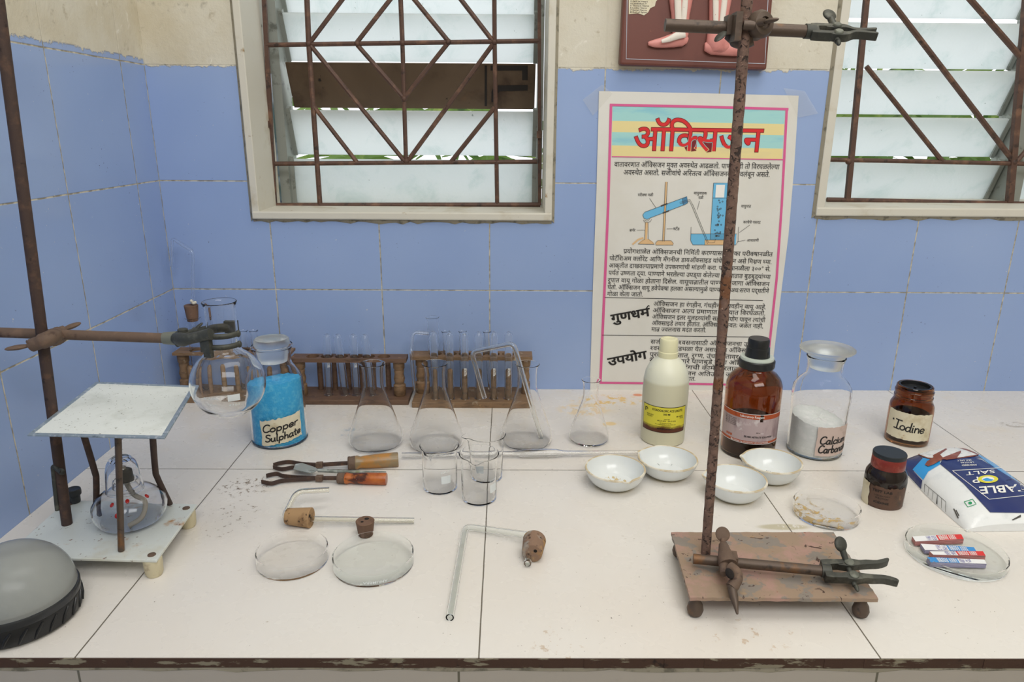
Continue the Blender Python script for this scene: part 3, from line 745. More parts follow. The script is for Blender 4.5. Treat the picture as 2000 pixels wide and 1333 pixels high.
part('side_heading', wall_line(MB(), 'उपयोग', Z6(188, 974), Z6(490, 914), 15, YP - .0002, .03), M['black_ink'], po, False)

def P5(pts): return [Z5(*p) for p in pts]
bl = MB()
for q in [[(466, 1050), (482, 1028), (790, 913), (815, 905), (822, 955), (800, 968), (540, 1068), (500, 1086), (475, 1076)], [(845, 1200), (1205, 1200), (1200, 1285), (862, 1285), (845, 1262)], [(1025, 798), (1137, 798), (1108, 1245), (998, 1245)]]: ppoly(bl, P5(q), YP)
part('drawing_blue', bl, M['blue_ink'], po, False)
for nm, qs in (('drawn_stand', [[(645, 790), (661, 790), (636, 1260), (622, 1260)], [(568, 1270), (585, 1253), (690, 1253), (708, 1275), (705, 1288), (568, 1288)]]), ('drawn_burner', [[(487, 1110), (508, 1110), (500, 1242), (482, 1242)], [(428, 1280), (450, 1255), (480, 1240), (510, 1240), (545, 1262), (558, 1282)]]), ('drawn_shelf', [[(955, 1248), (1185, 1248), (1185, 1287), (955, 1287)]])):
    tn = MB()
    for i, q in enumerate(qs): ppoly(tn, P5(q), YP - .0001 - i * 1e-5)
    if nm == 'drawn_burner': pline(tn, P5([(472, 1230), (430, 1245), (385, 1284)]), 3.2)
    part(nm, tn, M['tan_ink'], po, False)
wt = MB(); ppoly(wt, P5([(1045, 812), (1115, 812), (1107, 913), (1038, 913)]), YP - .0002); part('drawing_white', wt, M['white_ink'], po, False)
bk = MB()
for q in [[(607, 975), (660, 955), (663, 966), (610, 987)], [(622, 1030), (672, 1012), (674, 1023), (624, 1041)]]: ppoly(bk, P5(q), YP - .0003)
for q in [[(466, 1050), (482, 1028), (815, 905), (822, 955), (800, 968), (540, 1068), (500, 1086), (475, 1076), (466, 1050)], [(645, 790), (622, 1260)], [(661, 790), (636, 1260)], [(568, 1270), (585, 1253), (690, 1253), (708, 1275), (705, 1288), (568, 1288), (568, 1270)],
          [(487, 1110), (482, 1242), (428, 1280), (558, 1282), (510, 1240), (508, 1110)], [(848, 1145), (843, 1250), (862, 1287), (1200, 1287), (1218, 1262), (1222, 1145)], [(845, 1200), (1210, 1200)], [(955, 1287), (955, 1248), (1185, 1248)],
          [(1025, 798), (1137, 798), (1108, 1245), (998, 1245), (1025, 798)], [(1020, 917), (1130, 917)], [(520, 920), (572, 996)], [(914, 940), (897, 1008)], [(420, 1170), (485, 1170)], [(655, 1160), (703, 1160)], [(1310, 1130), (1228, 1190)], [(1212, 1262), (1275, 1250)], [(1128, 1015), (1140, 1010)], [(778, 918), (785, 970)],
          [(470, 1090), (480, 1105), (500, 1110), (525, 1104), (536, 1086)], [(480, 1090), (500, 1100), (520, 1086)],
          [(756, 951), (838, 928), (866, 980), (985, 1270), (1032, 1268), (1041, 1240)], [(760, 961), (834, 940), (856, 985), (978, 1280)]]: pline(bk, P5(q), 0.7, YP - .0004)
for i in range(34):
    a, c = random.gauss(1062, 14), random.uniform(930, 1228); pline(bk, P5([(a + 5 * math.cos(k * PI / 4), c + 5 * math.sin(k * PI / 4)) for k in range(9)]), .8, YP - .0004)
part('drawing_line', bk, M['grey_ink'], po, False)
db = MB(); ppoly(db, P5([(778, 918), (815, 905), (822, 955), (787, 970)]), YP - .0001); part('drawing_stopper', db, plain('steel_blue_print', '#4C86AE', .5), po, False)
for q in [[(1138, 195), (1176, 165), (1196, 183), (1158, 226)], [(1530, 172), (1572, 178), (1598, 222), (1560, 230)]]:
    part('tape', ppoly(MB(), q, -0.0036), M['tape'], po, False)

# ---------------------------------------------------------------- anatomical relief on a board
an = thing('anatomical_model', (0.30, -0.002, 0.60), 'maroon wooden board with pink relief legs above the poster', 'wall model')
maroon = plain('maroon_paint', '#6E3F36', 0.45, layers=[('#5E342D', 9, .45, .7), ('#A0644A', 60, .69, .74)])
corner = [(0.1738, 0.6030), (0.4284, 0.5966), (0.4235, 0.90), (0.1765, 0.90)]
XZ = Matrix(((1, 0, 0), (0, 0, 1), (0, 1, 0)))
part('board', MB().prism(corner, -0.022, -0.0006, XZ), maroon, an, False, bevel=0.004)
ln = MB(); pline(ln, [(1226, -60), (1223, 115), (1494, 124.5), (1503, -60)], 1.5, -0.0226); part('border_line', ln, plain('pale_line', '#B9BCC8', .5), an, False)
pinkm = plain('pink_flesh_paint', '#D9918A', 0.4, layers=[('#C57C76', 20, .5, .7), ('#8FA0B8', 50, .68, .72), ('#A89A8C', 40, .68, .75)])
def relief(rows, y, sq):
    pts = [aty(px, py, y) for px, py, r in rows]; return MB().tube(catmull(pts, 4), [q for q in rr(rows, y)], 18, True, ((1, 0, 0), 1.0))
def rr(rows, y):
    r = [w / scl(aty(px, py, y)) for px, py, w in rows]; out = []
    for i in range(len(r) - 1): out += [r[i] + (r[i + 1] - r[i]) * k / 4 for k in range(4)]
    return out + [r[-1]]
def flat(mb, y, k):
    for i, p in enumerate(mb.v): mb.v[i] = V((p.x, y + (p.y - y) * k, p.z))
    return mb
YL = -0.027
lg = relief([(1330, -90, 30), (1331, -40, 26), (1330, 0, 23), (1329, 30, 18), (1328, 52, 16.5), (1330, 70, 15), (1332, 84, 8)], YL, 0)
ft = relief([(1343, 80, 5), (1334, 78, 12), (1315, 79, 13), (1295, 83, 10), (1277, 85, 7), (1266, 85, 3)], YL, 0)
lg.add(ft.v, ft.f); lg1 = part('relief_leg', flat(lg, YL, .62), pinkm, an)
lg = relief([(1412, -90, 32), (1410, -40, 27), (1407, 0, 22), (1403, 40, 18), (1402, 60, 20), (1403, 80, 24), (1406, 97, 20), (1406, 104, 8)], YL, 0)
ft = relief([(1376, 92, 7), (1390, 92, 14), (1415, 95, 13), (1440, 97, 12), (1456, 95, 6)], YL, 0)
lg.add(ft.v, ft.f); lg2 = part('relief_leg', flat(lg, YL, .62), pinkm, an)
cream = plain('cream_bone_paint', '#E6DED4', .45, layers=[('#B44A4A', 190, .66, .7), ('#B8A898', 40, .62, .7)])
for lgp, bones in ((lg1, [[(1323, -80, 8), (1324, 0, 7), (1325, 44, 6)], [(1340, -80, 6), (1338, 0, 6), (1335, 44, 5)], [(1338, 66, 7), (1322, 70, 7), (1306, 77, 5), (1292, 81, 3)]]), (lg2, [[(1399, -80, 7), (1398, 0, 6), (1398, 50, 5)], [(1418, -80, 7), (1415, 0, 6), (1409, 50, 5)]])):
    for rows in bones: part('painted_bone', flat(relief(rows, YL - .0105, 0), YL - .0105, .55), cream, lgp)
lb = MB(); ppoly(lb, [(1228, -30), (1295, -30), (1288, -4), (1281, 3), (1279, 12), (1270, 16), (1266, 24), (1258, 30), (1246, 26), (1228, 28)], -.0228); pl = part('paper_label', lb, M['paper'], an, False)
tl = MB()
for i, s_ in enumerate(['8 End of Spine', '7 Sacral Nerve', '6 Lumbar Nerve', '5 Thoracic Nerve', '4 Cerebellum V', '3 Part of Heart', '2 Brain']):
    y = 22 - i * 4.2; wall_line(tl, s_, (1231, y), (1231 + 2.3 * len(s_), y + .6), 2.6, -.023, .01, False)
part('label_text', tl, M['black_ink'], pl, False)

# ================================================================ GLASSWARE
def scaled_rows(rows, base_y, new_base, ky, kx): return [(new_base + (y - base_y) * ky, h * kx) for y, h in rows]
FL = [(867, 42), (865, 48), (860, 52), (853, 53), (842, 50.5), (825, 44), (800, 35), (775, 26), (762, 21.5), (752, 20), (728, 20), (718, 21.5), (713, 24), (711, 25.3)]
def conical(px, py, ky, kx, label, group):
    base = at(px, py); t = thing('conical_flask', base, label, 'flask', group)
    prof = px_profile(base, scaled_rows(FL, 867, py, ky, kx)); prof[0] = (prof[0][0], 0)
    part('flask_body', MB().lathe(vessel(prof, 0.0014, 0.0016), base, 56), M['glass'], t)
    return t, base
G_ = 'clear conical flasks on the counter'
conical(735, 867, 1.0, 1.0, 'empty clear conical flask, leftmost of the four, right of the blue powder bottle', G_)
conical(853, 870, 1.02, 1.0, 'empty clear conical flask standing behind the leftmost beaker', G_)
conical(1028, 864, .975, .95, 'clear conical flask with a bent glass tube leaning in it', G_)
conical(1150, 860, .75, .74, 'small clear conical flask in front of the poster, rightmost of the four', G_)

def bent_tube(name, pts, ro, ri, rad, label, cat, mat='glass', group=None, parts=False):
    P = fillet(pts, rad, 7)
    b = MB().pipe(P, ro, ri, 14)
    return whole(name, b, M[mat], pts[0], label, cat, group)
bent_tube('bent_glass_tube', [aty(1060, 866, -.237), aty(1003, 671, -.249), aty(921, 688, -.20), aty(946, 777, -.19)], .0042, .0028, .012, 'hazy bent glass tube leaning in the flask beside the right test tube rack', 'glass tube', 'glass_dirty')

def beaker(px, py, rows, spout, label, patch_a):
    base = at(px, py); t = thing('beaker', base, label, 'beaker', 'small clear beakers')
    prof = px_profile(base, rows); prof[0] = (prof[0][0], 0); h = prof[-1][1]
    b = MB().lathe(vessel(prof, 0.0013, 0.0018), base, 72)
    for i, p in enumerate(b.v):
        d = p - base; r = math.hypot(d.x, d.y)
        if d.z > h - .013 and r > .012:
            w = ((d.z - (h - .013)) / .013) ** 2; a = (math.atan2(d.y, d.x) - spout + PI) % (2 * PI) - PI
            e = math.exp(-(a / .24) ** 2) * w; k = 1 + (0.0075 * e + .001 * w) / r
            b.v[i] = V((base.x + d.x * k, base.y + d.y * k, base.z + d.z - .001 * e))
    part('beaker_body', b, M['glass'], t)
    R = prof[2][0]; rf = lambda z: R
    q = MB(); wrap_patch(q, base, rf, facing(base) + patch_a, .014, .018, .030, .0003); pt = part('white_patch', q, M['frost_print'], t, label='white frosted writing patch')
    q = MB(); wrap_text(q, 'BOROSIL', base, rf, facing(base) + patch_a, .035, .0042, .0145, 0.1, off=.0003); part('print', q, M['frost_print'], t, label='white printed word')
    return base
beaker(860, 953, [(953, 31), (951, 33), (940, 33.4), (900, 34), (879, 34.4), (874, 35.6), (871, 37)], facing(at(860, 953)) - .55, 'clear beaker nearest the wooden handled tongs, leftmost of the three', .35)
beaker(936, 974, [(974, 31), (972, 33.4), (960, 34), (915, 35), (895, 35.6), (889, 36.8), (886, 38)], facing(at(936, 974)) - .15, 'clear beaker with its spout to the front, nearest of the three', .95)
beaker(950, 933, [(933, 28.5), (931, 30.6), (920, 31.2), (880, 33), (858, 34.5), (852, 35.6), (849, 37)], facing(at(950, 933)) - 1.35, 'clear beaker with its spout to the left, behind the nearest beaker', -.45)

# bulb pipette lying on the counter
A, B_ = at(785, 893, .004), at(1256, 887, .004)
t = thing('pipette', at(1050, 893), 'long clear bulb pipette lying behind the beakers and bowls', 'pipette')
def along(f): return A.lerp(B_, f)
fr = [(0, .0040), (.452, .0040), (.47, .0046), (.49, .0066), (.52, .0072), (.60, .0072), (.635, .0066), (.665, .0042), (.69, .0036), (1, .0030)]
L = (B_ - A).length; m = axes(B_ - A)
out = [(r, f * L) for f, r in fr]; inn = [(r - .0011, f * L) for f, r in fr][::-1]
zup = V((0, 0, .0033))
part('pipette_tube', MB().lathe(out + inn, A + zup, 18, m, True), M['glass_tube'], t)

def dish(px, py, hw, h, label, mat='glass', stain=False, top=1.0):
    base = at(px, py); r = hw / scl(base); t = thing('petri_dish', base, label, 'dish', 'shallow glass dishes')
    prof = [(r - .0015, 0), (r - .0004, .0006), (r, .002), (r * top, h)]
    part('dish_body', MB().lathe(vessel(prof, 0.0016, 0.0016), base, 80), M[mat], t)
    if stain:
        st = NT('dried_yellow_residue'); n = st.noise(55, 5, .6, 1.2); f = st.smooth(n, .50, .60)
        o = st.xyz(); f = st.math('MULTIPLY', f, st.smooth(st.math('SUBTRACT', o[0], st.math('MULTIPLY', o[1], -.6)), -.004, .022, 1.0, 0.0))
        f = st.math('MULTIPLY', f, .75)
        st.set(lin('#D9B45C'), .6); tr = st.n('ShaderNodeBsdfTransparent'); mx = st.n('ShaderNodeMixShader'); st.link(f, mx.inputs[0]); st.link(tr.outputs[0], mx.inputs[1]); st.link(st.b.outputs[0], mx.inputs[2])
        st.link(mx.outputs[0], st.t.nodes['Material Output'].inputs[0])
        part('yellow_residue', MB().lathe([(0, .0019), (r - .003, .0019), (r - .0018, .0032), (r - .0018, .011)], base, 80), st.m, t, label='dried yellow residue')
    return base
dish(572.5, 1096, 68, .0165, 'empty clear shallow glass dish, left of the greenish one')
gd = dish(730, 1102, 78, .0145, 'empty greenish shallow glass dish in front of the small brown cork', 'glass_green')
dish(1612, 1006, 61, .0165, 'shallow glass dish with dried yellow residue, right of the bowls', 'glass', True)
d4 = dish(1864, 1086, 88, .011, 'wide shallow glass dish holding four test paper booklets', 'glass_green')
tm = MB(); gv, gf = text_mesh('ANUMBRA', 0.01)
rD = 78 / scl(gd)
def curve_up(x, y):
    a = facing(gd) + .12 - (x - 1.5) * .0058 / rD; z = .0085 - y * .0045; return V((gd.x + (rD + .0003) * math.cos(a), gd.y + (rD + .0003) * math.sin(a), z))
tm.add([curve_up(x, y) for x, y in gv], gf)
part('print', tm, M['frost_print'], [o for o in S.objects if o.name.startswith('petri_dish') and ROOT[o] == gd and o.type == 'EMPTY'][0], label='faint white print upside down')

# round flask held in the left stand
fb = aty(445.5, 747, -0.5516); rS = 0.0420
t = thing('round_flask', fb - V((0, 0, rS)), 'clear round bottomed flask gripped by the clamp of the left stand', 'flask')
rn = 29.0 / scl(fb + V((0, 0, .07)))
top = rise(fb, 590); a0 = math.asin(rn / rS)
prof = [(rS * math.sin(PI - (PI - a0 * 1.3) * (1 - i / 22.0) if False else (PI - a0 * 1.25) * i / 22.0), -rS * math.cos((PI - a0 * 1.25) * i / 22.0)) for i in range(1, 23)]
zs = prof[-1][1]
prof += [(rn * 1.06, zs + .0045), (rn, zs + .010), (rn, top - .008), (rn * 1.03, top - .004), (rn * 1.13, top)]
outer = [(r, z) for r, z in prof]; t_ = .0013
inn = [(max(r - t_, .001), z + (t_ * .7 if z < -rS * .6 else 0)) for r, z in outer][::-1]
part('flask_body', MB().lathe([(0, -rS)] + outer + [(outer[-1][0] - t_ * .5, top + .0007)] + inn + [(0, -rS + t_)], fb, 64), M['glass_flask'], t)
q = MB(); rfz = lambda z: math.sqrt(max(rS * rS - z * z, 1e-6)); fa = facing(fb)
wrap_patch(q, fb, rfz, fa + .1, .013, -.009, -.001, .0003, 0); part('white_patch', q, M['frost_print'], t, label='white frosted writing patch')
q = MB(); wrap_text(q, 'BOROSIL', fb, rfz, fa - .48, -.006, .0042, .017, 0, .012, .0003); wrap_text(q, '250ml', fb, rfz, fa - .5, -.014, .0036, .011, 0, .01, .0003); wrap_text(q, '4260', fb, rfz, fa + .1, -.0155, .0046, .012, 0, .01, .0003)
part('print', q, M['frost_print'], t, label='white printed lettering')

# ================================================================ BOTTLES
def rf_of(prof):
    def f(z):
        for (r0, z0), (r1, z1) in zip(prof, prof[1:]):
            if z0 <= z <= z1 and z1 > z0: return r0 + (r1 - r0) * (z - z0) / (z1 - z0)
        return prof[-1][0] if z > prof[-1][1] else prof[0][0]
    return f
def zof(base, y, front=True):
    """height at which the front of a bottle shows at pixel row y"""
    return rise(base, y)
def powder_mat(name, c1, c2, sc=140):
    return plain(name, c1, .9, layers=[(c2, sc, .45, .65)], bump=(300, .8, .002))
def powder(name, base, rf, gap, h, dip, mat, label):
    n = 48; prof = []; z = .006; top = h
    b = MB()
    zs = [.004 + (h - .004) * i / 10 for i in range(11)]
    prof = [(0, .004)] + [(rf(z) - gap, z) for z in zs] + [(max(rf(h) - gap, .002) * k, h) for k in (.8, .6, .4, .2)] + [(0, h)]
    b.lathe(prof, base, n)
    for i, p in enumerate(b.v):
        d = p - base
        if d.z > h * .72:
            w = (d.z - h * .72) / (h * .28)
            b.v[i] = V((p.x, p.y, p.z + w * (dip * (d.x * .6 - d.y * .5) / .04 + random.uniform(-.0012, .0012))))
    return whole(name, b, mat, base, label, 'powder', None, kind='stuff')

# copper sulphate
base = at(547.8, 857)
prof = px_profile(base, [(857, 49), (855, 52), (850, 52.5), (770, 52.8), (742, 52), (730, 48), (720, 41), (712, 35.5), (704, 34), (688, 34), (681, 36.5), (678, 39.5), (675, 39.5)])
prof[0] = (prof[0][0], 0)
t = thing('reagent_bottle', base, 'clear stoppered bottle of bright blue powder labelled Copper Sulphate', 'bottle')
part('bottle_body', MB().lathe(vessel(prof, .0024, .006), base, 64), M['glass'], t)
zt_ = prof[-1][1]; rt = prof[-1][0]
part('stopper', MB().lathe([(0, zt_ - .026), (rt * .68, zt_ - .026), (rt * .78, zt_ - .002), (rt * .84, zt_ + .001), (rt * .86, zt_ + .004), (rt * .84, zt_ + .010), (rt * .78, zt_ + .012), (0, zt_ + .0125)], base, 48), M['glass_frost'], t, label='ground glass stopper with a flat top')
rf = rf_of(prof); fa = facing(base)
q = MB(); zl0, zl1 = rise(base, 832) - .012, rise(base, 787) - .010
wrap_patch(q, base, rf, fa + .08, .068, zl0, zl1, .0004, .13, ragged=.0012); lab = part('label', q, M['paper'], t, label='torn cream paper label')
q = MB(); hand_write(q, 'Copper', base, rf, fa + .04, zl0 + .0225, .0125, .059, .0022, .13, .0008); hand_write(q, 'Sulphate', base, rf, fa + .12, zl0 + .0065, .0115, .060, .0022, .13, .0008)
part('handwriting', q, M['black_ink'], lab)
powder('copper_sulphate', base, rf, .0034, rise(base, 742), .007, powder_mat('bright_blue_powder', '#41B4EE', '#64CAF6'), 'bright blue powder filling the stoppered bottle left of the flasks')
ft = MB().lathe([(prof[1][0] * .99, .0004), (prof[1][0] * 1.003, .001), (prof[2][0] * 1.003, .0034), (prof[2][0] * .985, .0036)], base, 64)
part('base_ring', ft, glass('dark_glass_foot', (.12, .16, .18, 1), .1), t, label='dark thick glass foot')

# hydrochloric acid
base = at(1293, 857); fa = facing(base)
prof = px_profile(base, [(857, 39), (855, 41.5), (850, 42), (800, 43.2), (765, 44.2), (740, 43.6), (725, 41), (712, 35), (703, 27), (698, 20.5), (695, 18)]); prof[0] = (prof[0][0], 0)
t = thing('acid_bottle', base, 'cream plastic bottle with a yellow hydrochloric acid label', 'bottle')
hm = NT('cloudy_plastic'); hc = hm.mix(hm.smooth(hm.noise(25, 4, .7), .62, .74), lin('#E6E6D2'), lin('#D6D2B4')); hz = hm.xyz()[2]
hc = hm.mix(hm.smooth(hz, .104, .110), lin('#D3CFB4'), hc); hm.set(hc, .38); hm.b.inputs['Subsurface Weight'].default_value = .15; hm.b.inputs['Subsurface Radius'].default_value = (.01, .01, .008)
hm.b.inputs['Subsurface Scale'].default_value = .5
part('bottle_body', MB().lathe([(0, 0)] + prof + [(0, prof[-1][1])], base, 56), hm.m, t)
zc0 = rise(base, 698); zc1 = rise(base, 661.5); s_ = scl(base + V((0, 0, zc1)))
capp = [(19.5 / s_, zc0), (19.5 / s_, zc0 + .010), (18.3 / s_, zc0 + .011), (17.8 / s_, zc1 - .003), (16.2 / s_, zc1), (11 / s_, zc1 + .0006), (9 / s_, zc1 - .0004), (0, zc1 - .0006)]
part('cap', MB().lathe([(0, zc0)] + capp, base, 40), plain('cream_plastic', '#E6E2BC', .35, layers=[('#D2CC9C', 60, .6, .75)]), t)
rf = rf_of(prof); zl0 = rise(base, 826) - .003; zl1 = rise(base, 776) - .004
q = MB(); wrap_patch(q, base, rf, fa + .02, .081, zl0, zl1, .0003); lab = part('label', q, M['black_ink'], t, label='yellow printed label')
ym = NT('yellow_label_print'); oz = ym.xyz(); burn = ym.smooth(ym.math('ADD', oz[2], ym.math('MULTIPLY', ym.math('SUBTRACT', ym.noise(60, 4), .5), .012)), zl0 + .006, zl0 + .014, 1, 0)
ym.set(ym.mix(burn, lin('#E4D944'), lin('#5A2A14')), .4)
q = MB(); wrap_patch(q, base, rf, fa + .02, .0792, zl0 + .0009, zl1 - .0009, .0005); part('label_face', q, ym.m, lab, label='yellow label face browned at the foot')
q = MB(); H = zl1 - zl0
wrap_text(q, 'HYDROCHLORIC ACID (DILUTE)', base, rf, fa + .17, zl1 - .0078, .0052, .052, 0, .02, .0008); wrap_text(q, '500 Ml', base, rf, fa + .13, zl1 - .0135, .0042, .011, 0, .02, .0008)
wrap_text(q, 'Batch No.2022/23', base, rf, fa - .62, zl1 - .0165, .0028, .013, 0, .01, .0008); wrap_text(q, '12/No.7/4/012', base, rf, fa - .64, zl1 - .0195, .0028, .011, 0, .01, .0008)
wrap_text(q, 'MRP : 180.00 RS.', base, rf, fa + .75, zl1 - .0175, .0028, .013, 0, .02, .0008); wrap_text(q, 'INC. TAX', base, rf, fa + .85, zl1 - .0205, .0028, .007, 0, .02, .0008)
wrap_text(q, 'LOC:1962', base, rf, fa + .15, zl1 - .0215, .0026, .009, 0, .01, .0008); wrap_text(q, 'MFG DT: 02/23  -  EXP DT: 05/25', base, rf, fa + .15, zl1 - .0247, .0028, .03, 0, .01, .0008)
wrap_text(q, 'For laboratory use only', base, rf, fa + .1, zl1 - .028, .0022, .018, 0, .01, .0008); wrap_text(q, 'We conditioned the product before use', base, rf, fa + .1, zl1 - .0305, .0022, .034, 0, .01, .0008)
wrap_text(q, 'RAINBOW ENT.', base, rf, fa + .1, zl0 + .0055, .0042, .026, 0, .02, .0008)
for r0, r1 in ((.0016, .0030),):
    for k in range(14):
        a, c = 2 * PI * k / 18 - .5, 2 * PI * (k + 1) / 18 - .5
        pts = [(r0 * math.cos(a), r0 * math.sin(a)), (r1 * math.cos(a), r1 * math.sin(a)), (r1 * math.cos(c), r1 * math.sin(c)), (r0 * math.cos(c), r0 * math.sin(c))]
        q.add([V((base.x + (rf(zl1 - .008) + .0008) * math.cos(fa - .83 + u / rf(.08)), base.y + (rf(zl1 - .008) + .0008) * math.sin(fa - .83 + u / rf(.08)), zl1 - .008 + v)) for u, v in pts], [(0, 1, 2, 3)])
wrap_patch(q, base, rf, fa - .905, .0012, zl1 - .0125, zl1 - .005, .0008); wrap_patch(q, base, rf, fa + .02, .079, zl0 + .0105, zl0 + .0108, .0008)
part('label_text', q, M['black_ink'], lab)

# silver nitrate
base = at(1459, 880); fa = facing(base)
prof = px_profile(base, [(880, 46), (878, 50), (872, 51), (800, 52.4), (760, 53), (748, 52.5), (737, 48), (728, 40), (722, 31), (716, 28), (704, 28)]); prof[0] = (prof[0][0], 0)
t = thing('amber_bottle', base, 'large brown bottle with black cap and silver nitrate label', 'bottle')
part('bottle_body', MB().lathe(vessel(prof, .003, .005), base, 64), M['amber'], t)
rf = rf_of(prof); hl = rise(base, 815)
part('liquid', MB().lathe([(0, .0055)] + [(rf(z) - .0035, z) for z in (.006, .02, .04, hl)] + [(0, hl)], base, 48), plain('dark_brown_solution', '#1E1410', .3), t, label='dark solution inside')
zr = rise(base, 716); s_ = scl(base + V((0, 0, zr)))
part('cap_skirt', MB().lathe([(29 / s_, zr - .001), (33.5 / s_, zr), (34.5 / s_, zr + .002), (34.5 / s_, zr + .011), (33 / s_, zr + .0125), (0, zr + .0125)], base, 48), M['black_plastic'], t)
zz = zr + .0125
part('seal_ring', MB().lathe([(0, zz), (31.5 / s_, zz), (32 / s_, zz + .002), (31 / s_, zz + .0045), (0, zz + .0045)], base, 48), plain('milky_ring', '#C9D2C8', .35), t, label='milky white seal ring')
z1 = rise(base, 661)
part('cap', MB().lathe([(0, zz + .0045), (23.5 / s_, zz + .0045), (22.5 / s_, zz + .012), (21.8 / s_, z1 - .014), (20.5 / s_, z1 - .0135), (20.3 / s_, z1 - .003), (18.8 / s_, z1), (0, z1)], base, 44), M['black_plastic'], t)
zl0 = rise(base, 838) - .008; zl1 = rise(base, 786) - .004
def chip(u, v): return (.60 < u < .64 and v > .72)
q = MB(); wrap_patch(q, base, rf, fa + .04, .112, zl0, zl1, .0004, 0, 44, 8, 0, chip); lab = part('label', q, plain('grey_lilac_paper', '#B7A3A4', .5, layers=[('#8A7478', 40, .5, .7, (1, 1, .3)), ('#CFC4C4', 60, .58, .7)]), t, label='scuffed lilac label with orange bands')
om = plain('orange_band', '#B04E22', .5, layers=[('#8A3A18', 50, .55, .7)])
q = MB(); wrap_patch(q, base, rf, fa + .04, .112, zl1 - .0082, zl1 - .001, .0006, 0, 44, 2, 0, lambda u, v: .60 < u < .64); wrap_patch(q, base, rf, fa + .04, .112, zl0 + .001, zl0 + .0045, .0006)
for k in range(3): wrap_patch(q, base, rf, fa - .86 + k * .1, .0033, zl0 + .0075, zl0 + .0112, .0006, 0, 3, 1)
part('orange_band', q, om, lab)
part('band_text', wrap_text(MB(), 'Laboratory Reagent', base, rf, fa + .06, zl1 - .0062, .0052, .037, 0, .01, .0009), M['white_ink'], lab)
part('band_text', wrap_text(MB(), 'Marketed by AARNAV ENTERPRISES', base, rf, fa + .05, zl0 + .0018, .003, .06, 0, .01, .0009), M['white_ink'], lab)
for za_ in (zl1 - .0006, zl0): part('white_line', wrap_patch(MB(), base, rf, fa + .04, .112, za_, za_ + .0006, .0007), M['white_ink'], lab)
q = MB(); wrap_text(q, 'SILVER NITRATE SOLUTION', base, rf, fa + .36, zl0 + .0105, .0042, .045, 0, .025, .0008); wrap_text(q, '500 ml', base, rf, fa + .32, zl0 + .0185, .0026, .006, 0, .01, .0008)
for k, s_ in enumerate(['CAS-7761-88-8 AgNO3', 'Mol. Wt. 169.87 g', 'Batch No. 2022/014', 'Mfg. Dt. 02/2022', 'Exp. Dt. 01/2027']): wrap_text(q, s_, base, rf, fa - 1.0, zl1 - .0125 - k * .0028, .0024, .022, 0, .005, .0008, 'L')
part('label_text', q, M['black_ink'], lab)

# calcium carbonate
base = at(1589, 880); fa = facing(base)
prof = px_profile(base, [(880, 46), (878, 49.5), (872, 50.5), (800, 53), (768, 54.6), (755, 53), (744, 46), (737, 39), (731, 34), (720, 33), (703, 34.5), (697, 36.5)]); prof[0] = (prof[0][0], 0)
t = thing('reagent_bottle', base, 'clear bottle with flat disc stopper and white powder labelled Calcium Carbonate', 'bottle')
part('bottle_body', MB().lathe(vessel(prof, .0026, .006), base, 64), M['glass'], t)
rf = rf_of(prof); zt_ = prof[-1][1]; z1 = rise(base, 679); s_ = scl(base + V((0, 0, z1)))
part('stopper', MB().lathe([(0, zt_ - .018), (28.5 / s_, zt_ - .018), (33 / s_, zt_ + .001), (36 / s_, z1 - .008), (48 / s_, z1 - .0055), (51.5 / s_, z1 - .003), (51.5 / s_, z1 - .001), (49 / s_, z1 + .0004), (20 / s_, z1), (0, z1)], base, 56), M['glass_frost'], t, label='flat disc shaped ground glass stopper')
zl0 = rise(base, 856) - .012; zl1 = rise(base, 808) - .006
q = MB(); wrap_patch(q, base, rf, fa + .78, .062, zl0, zl1, .0004, .02, ragged=.0006); lab = part('label', q, M['paper_pink'], t, label='faded pink paper label')
q = MB(); hand_write(q, 'Calcium', base, rf, fa + .72, zl0 + .021, .0125, .048, .0021, .02, .0008); hand_write(q, 'Carbonate', base, rf, fa + .80, zl0 + .006, .0125, .056, .0021, .02, .0008)
part('handwriting', q, M['black_ink'], lab)
powder('calcium_carbonate', base, rf, .0036, rise(base, 815), -.009, powder_mat('chalk_white_powder', '#F2F5F3', '#FBFCFB', 90), 'white powder heaped in the bottle with the disc stopper')
part('base_ring', MB().lathe([(prof[1][0] * .99, .0004), (prof[1][0] * 1.003, .001), (prof[2][0] * 1.003, .0034), (prof[2][0] * .985, .0036)], base, 64), glass('olive_glass_foot', (.25, .26, .2, 1), .1), t, label='thick olive glass foot')

# open iodine jar
base = at(1769, 860); fa = facing(base)
prof = px_profile(base, [(860, 36), (858, 38.3), (853, 38.8), (800, 39.5), (789, 38.5), (783, 35.5), (779, 33.6), (776, 33.5), (775, 34.5), (772, 34.5), (771, 33.5), (766, 33.5), (765, 34.5), (762, 34.5), (761, 33.5), (757, 33), (754, 32.5)]); prof[0] = (prof[0][0], 0)
t = thing('iodine_jar', base, 'open brown glass jar with a handwritten Iodine label', 'jar')
part('jar_body', MB().lathe(vessel(prof, .0026, .005), base, 56), M['amber'], t)
rf = rf_of(prof); zt_ = prof[-1][1]; rt = prof[-1][0]
part('dark_contents', MB().lathe([(0, .0055), (rf(.02) - .0032, .006), (rf(.02) - .0032, .050), (0, .052)], base, 40), plain('black_brown_contents', '#1A110C', .6), t, label='dark residue inside')
part('inner_cap', MB().lathe([(rt * .9, zt_ + .0004), (rt * .9, zt_ + .0014), (rt * .8, zt_ + .0014), (rt * .78, zt_ - .004), (rt * .3, zt_ - .006), (.0022, zt_ - .0055), (.002, zt_ - .001), (0, zt_ - .0008)], base, 44), M['black_plastic'], t, label='black inner cap with a pin')
zl0 = rise(base, 840) - .006; zl1 = rise(base, 792) - .004
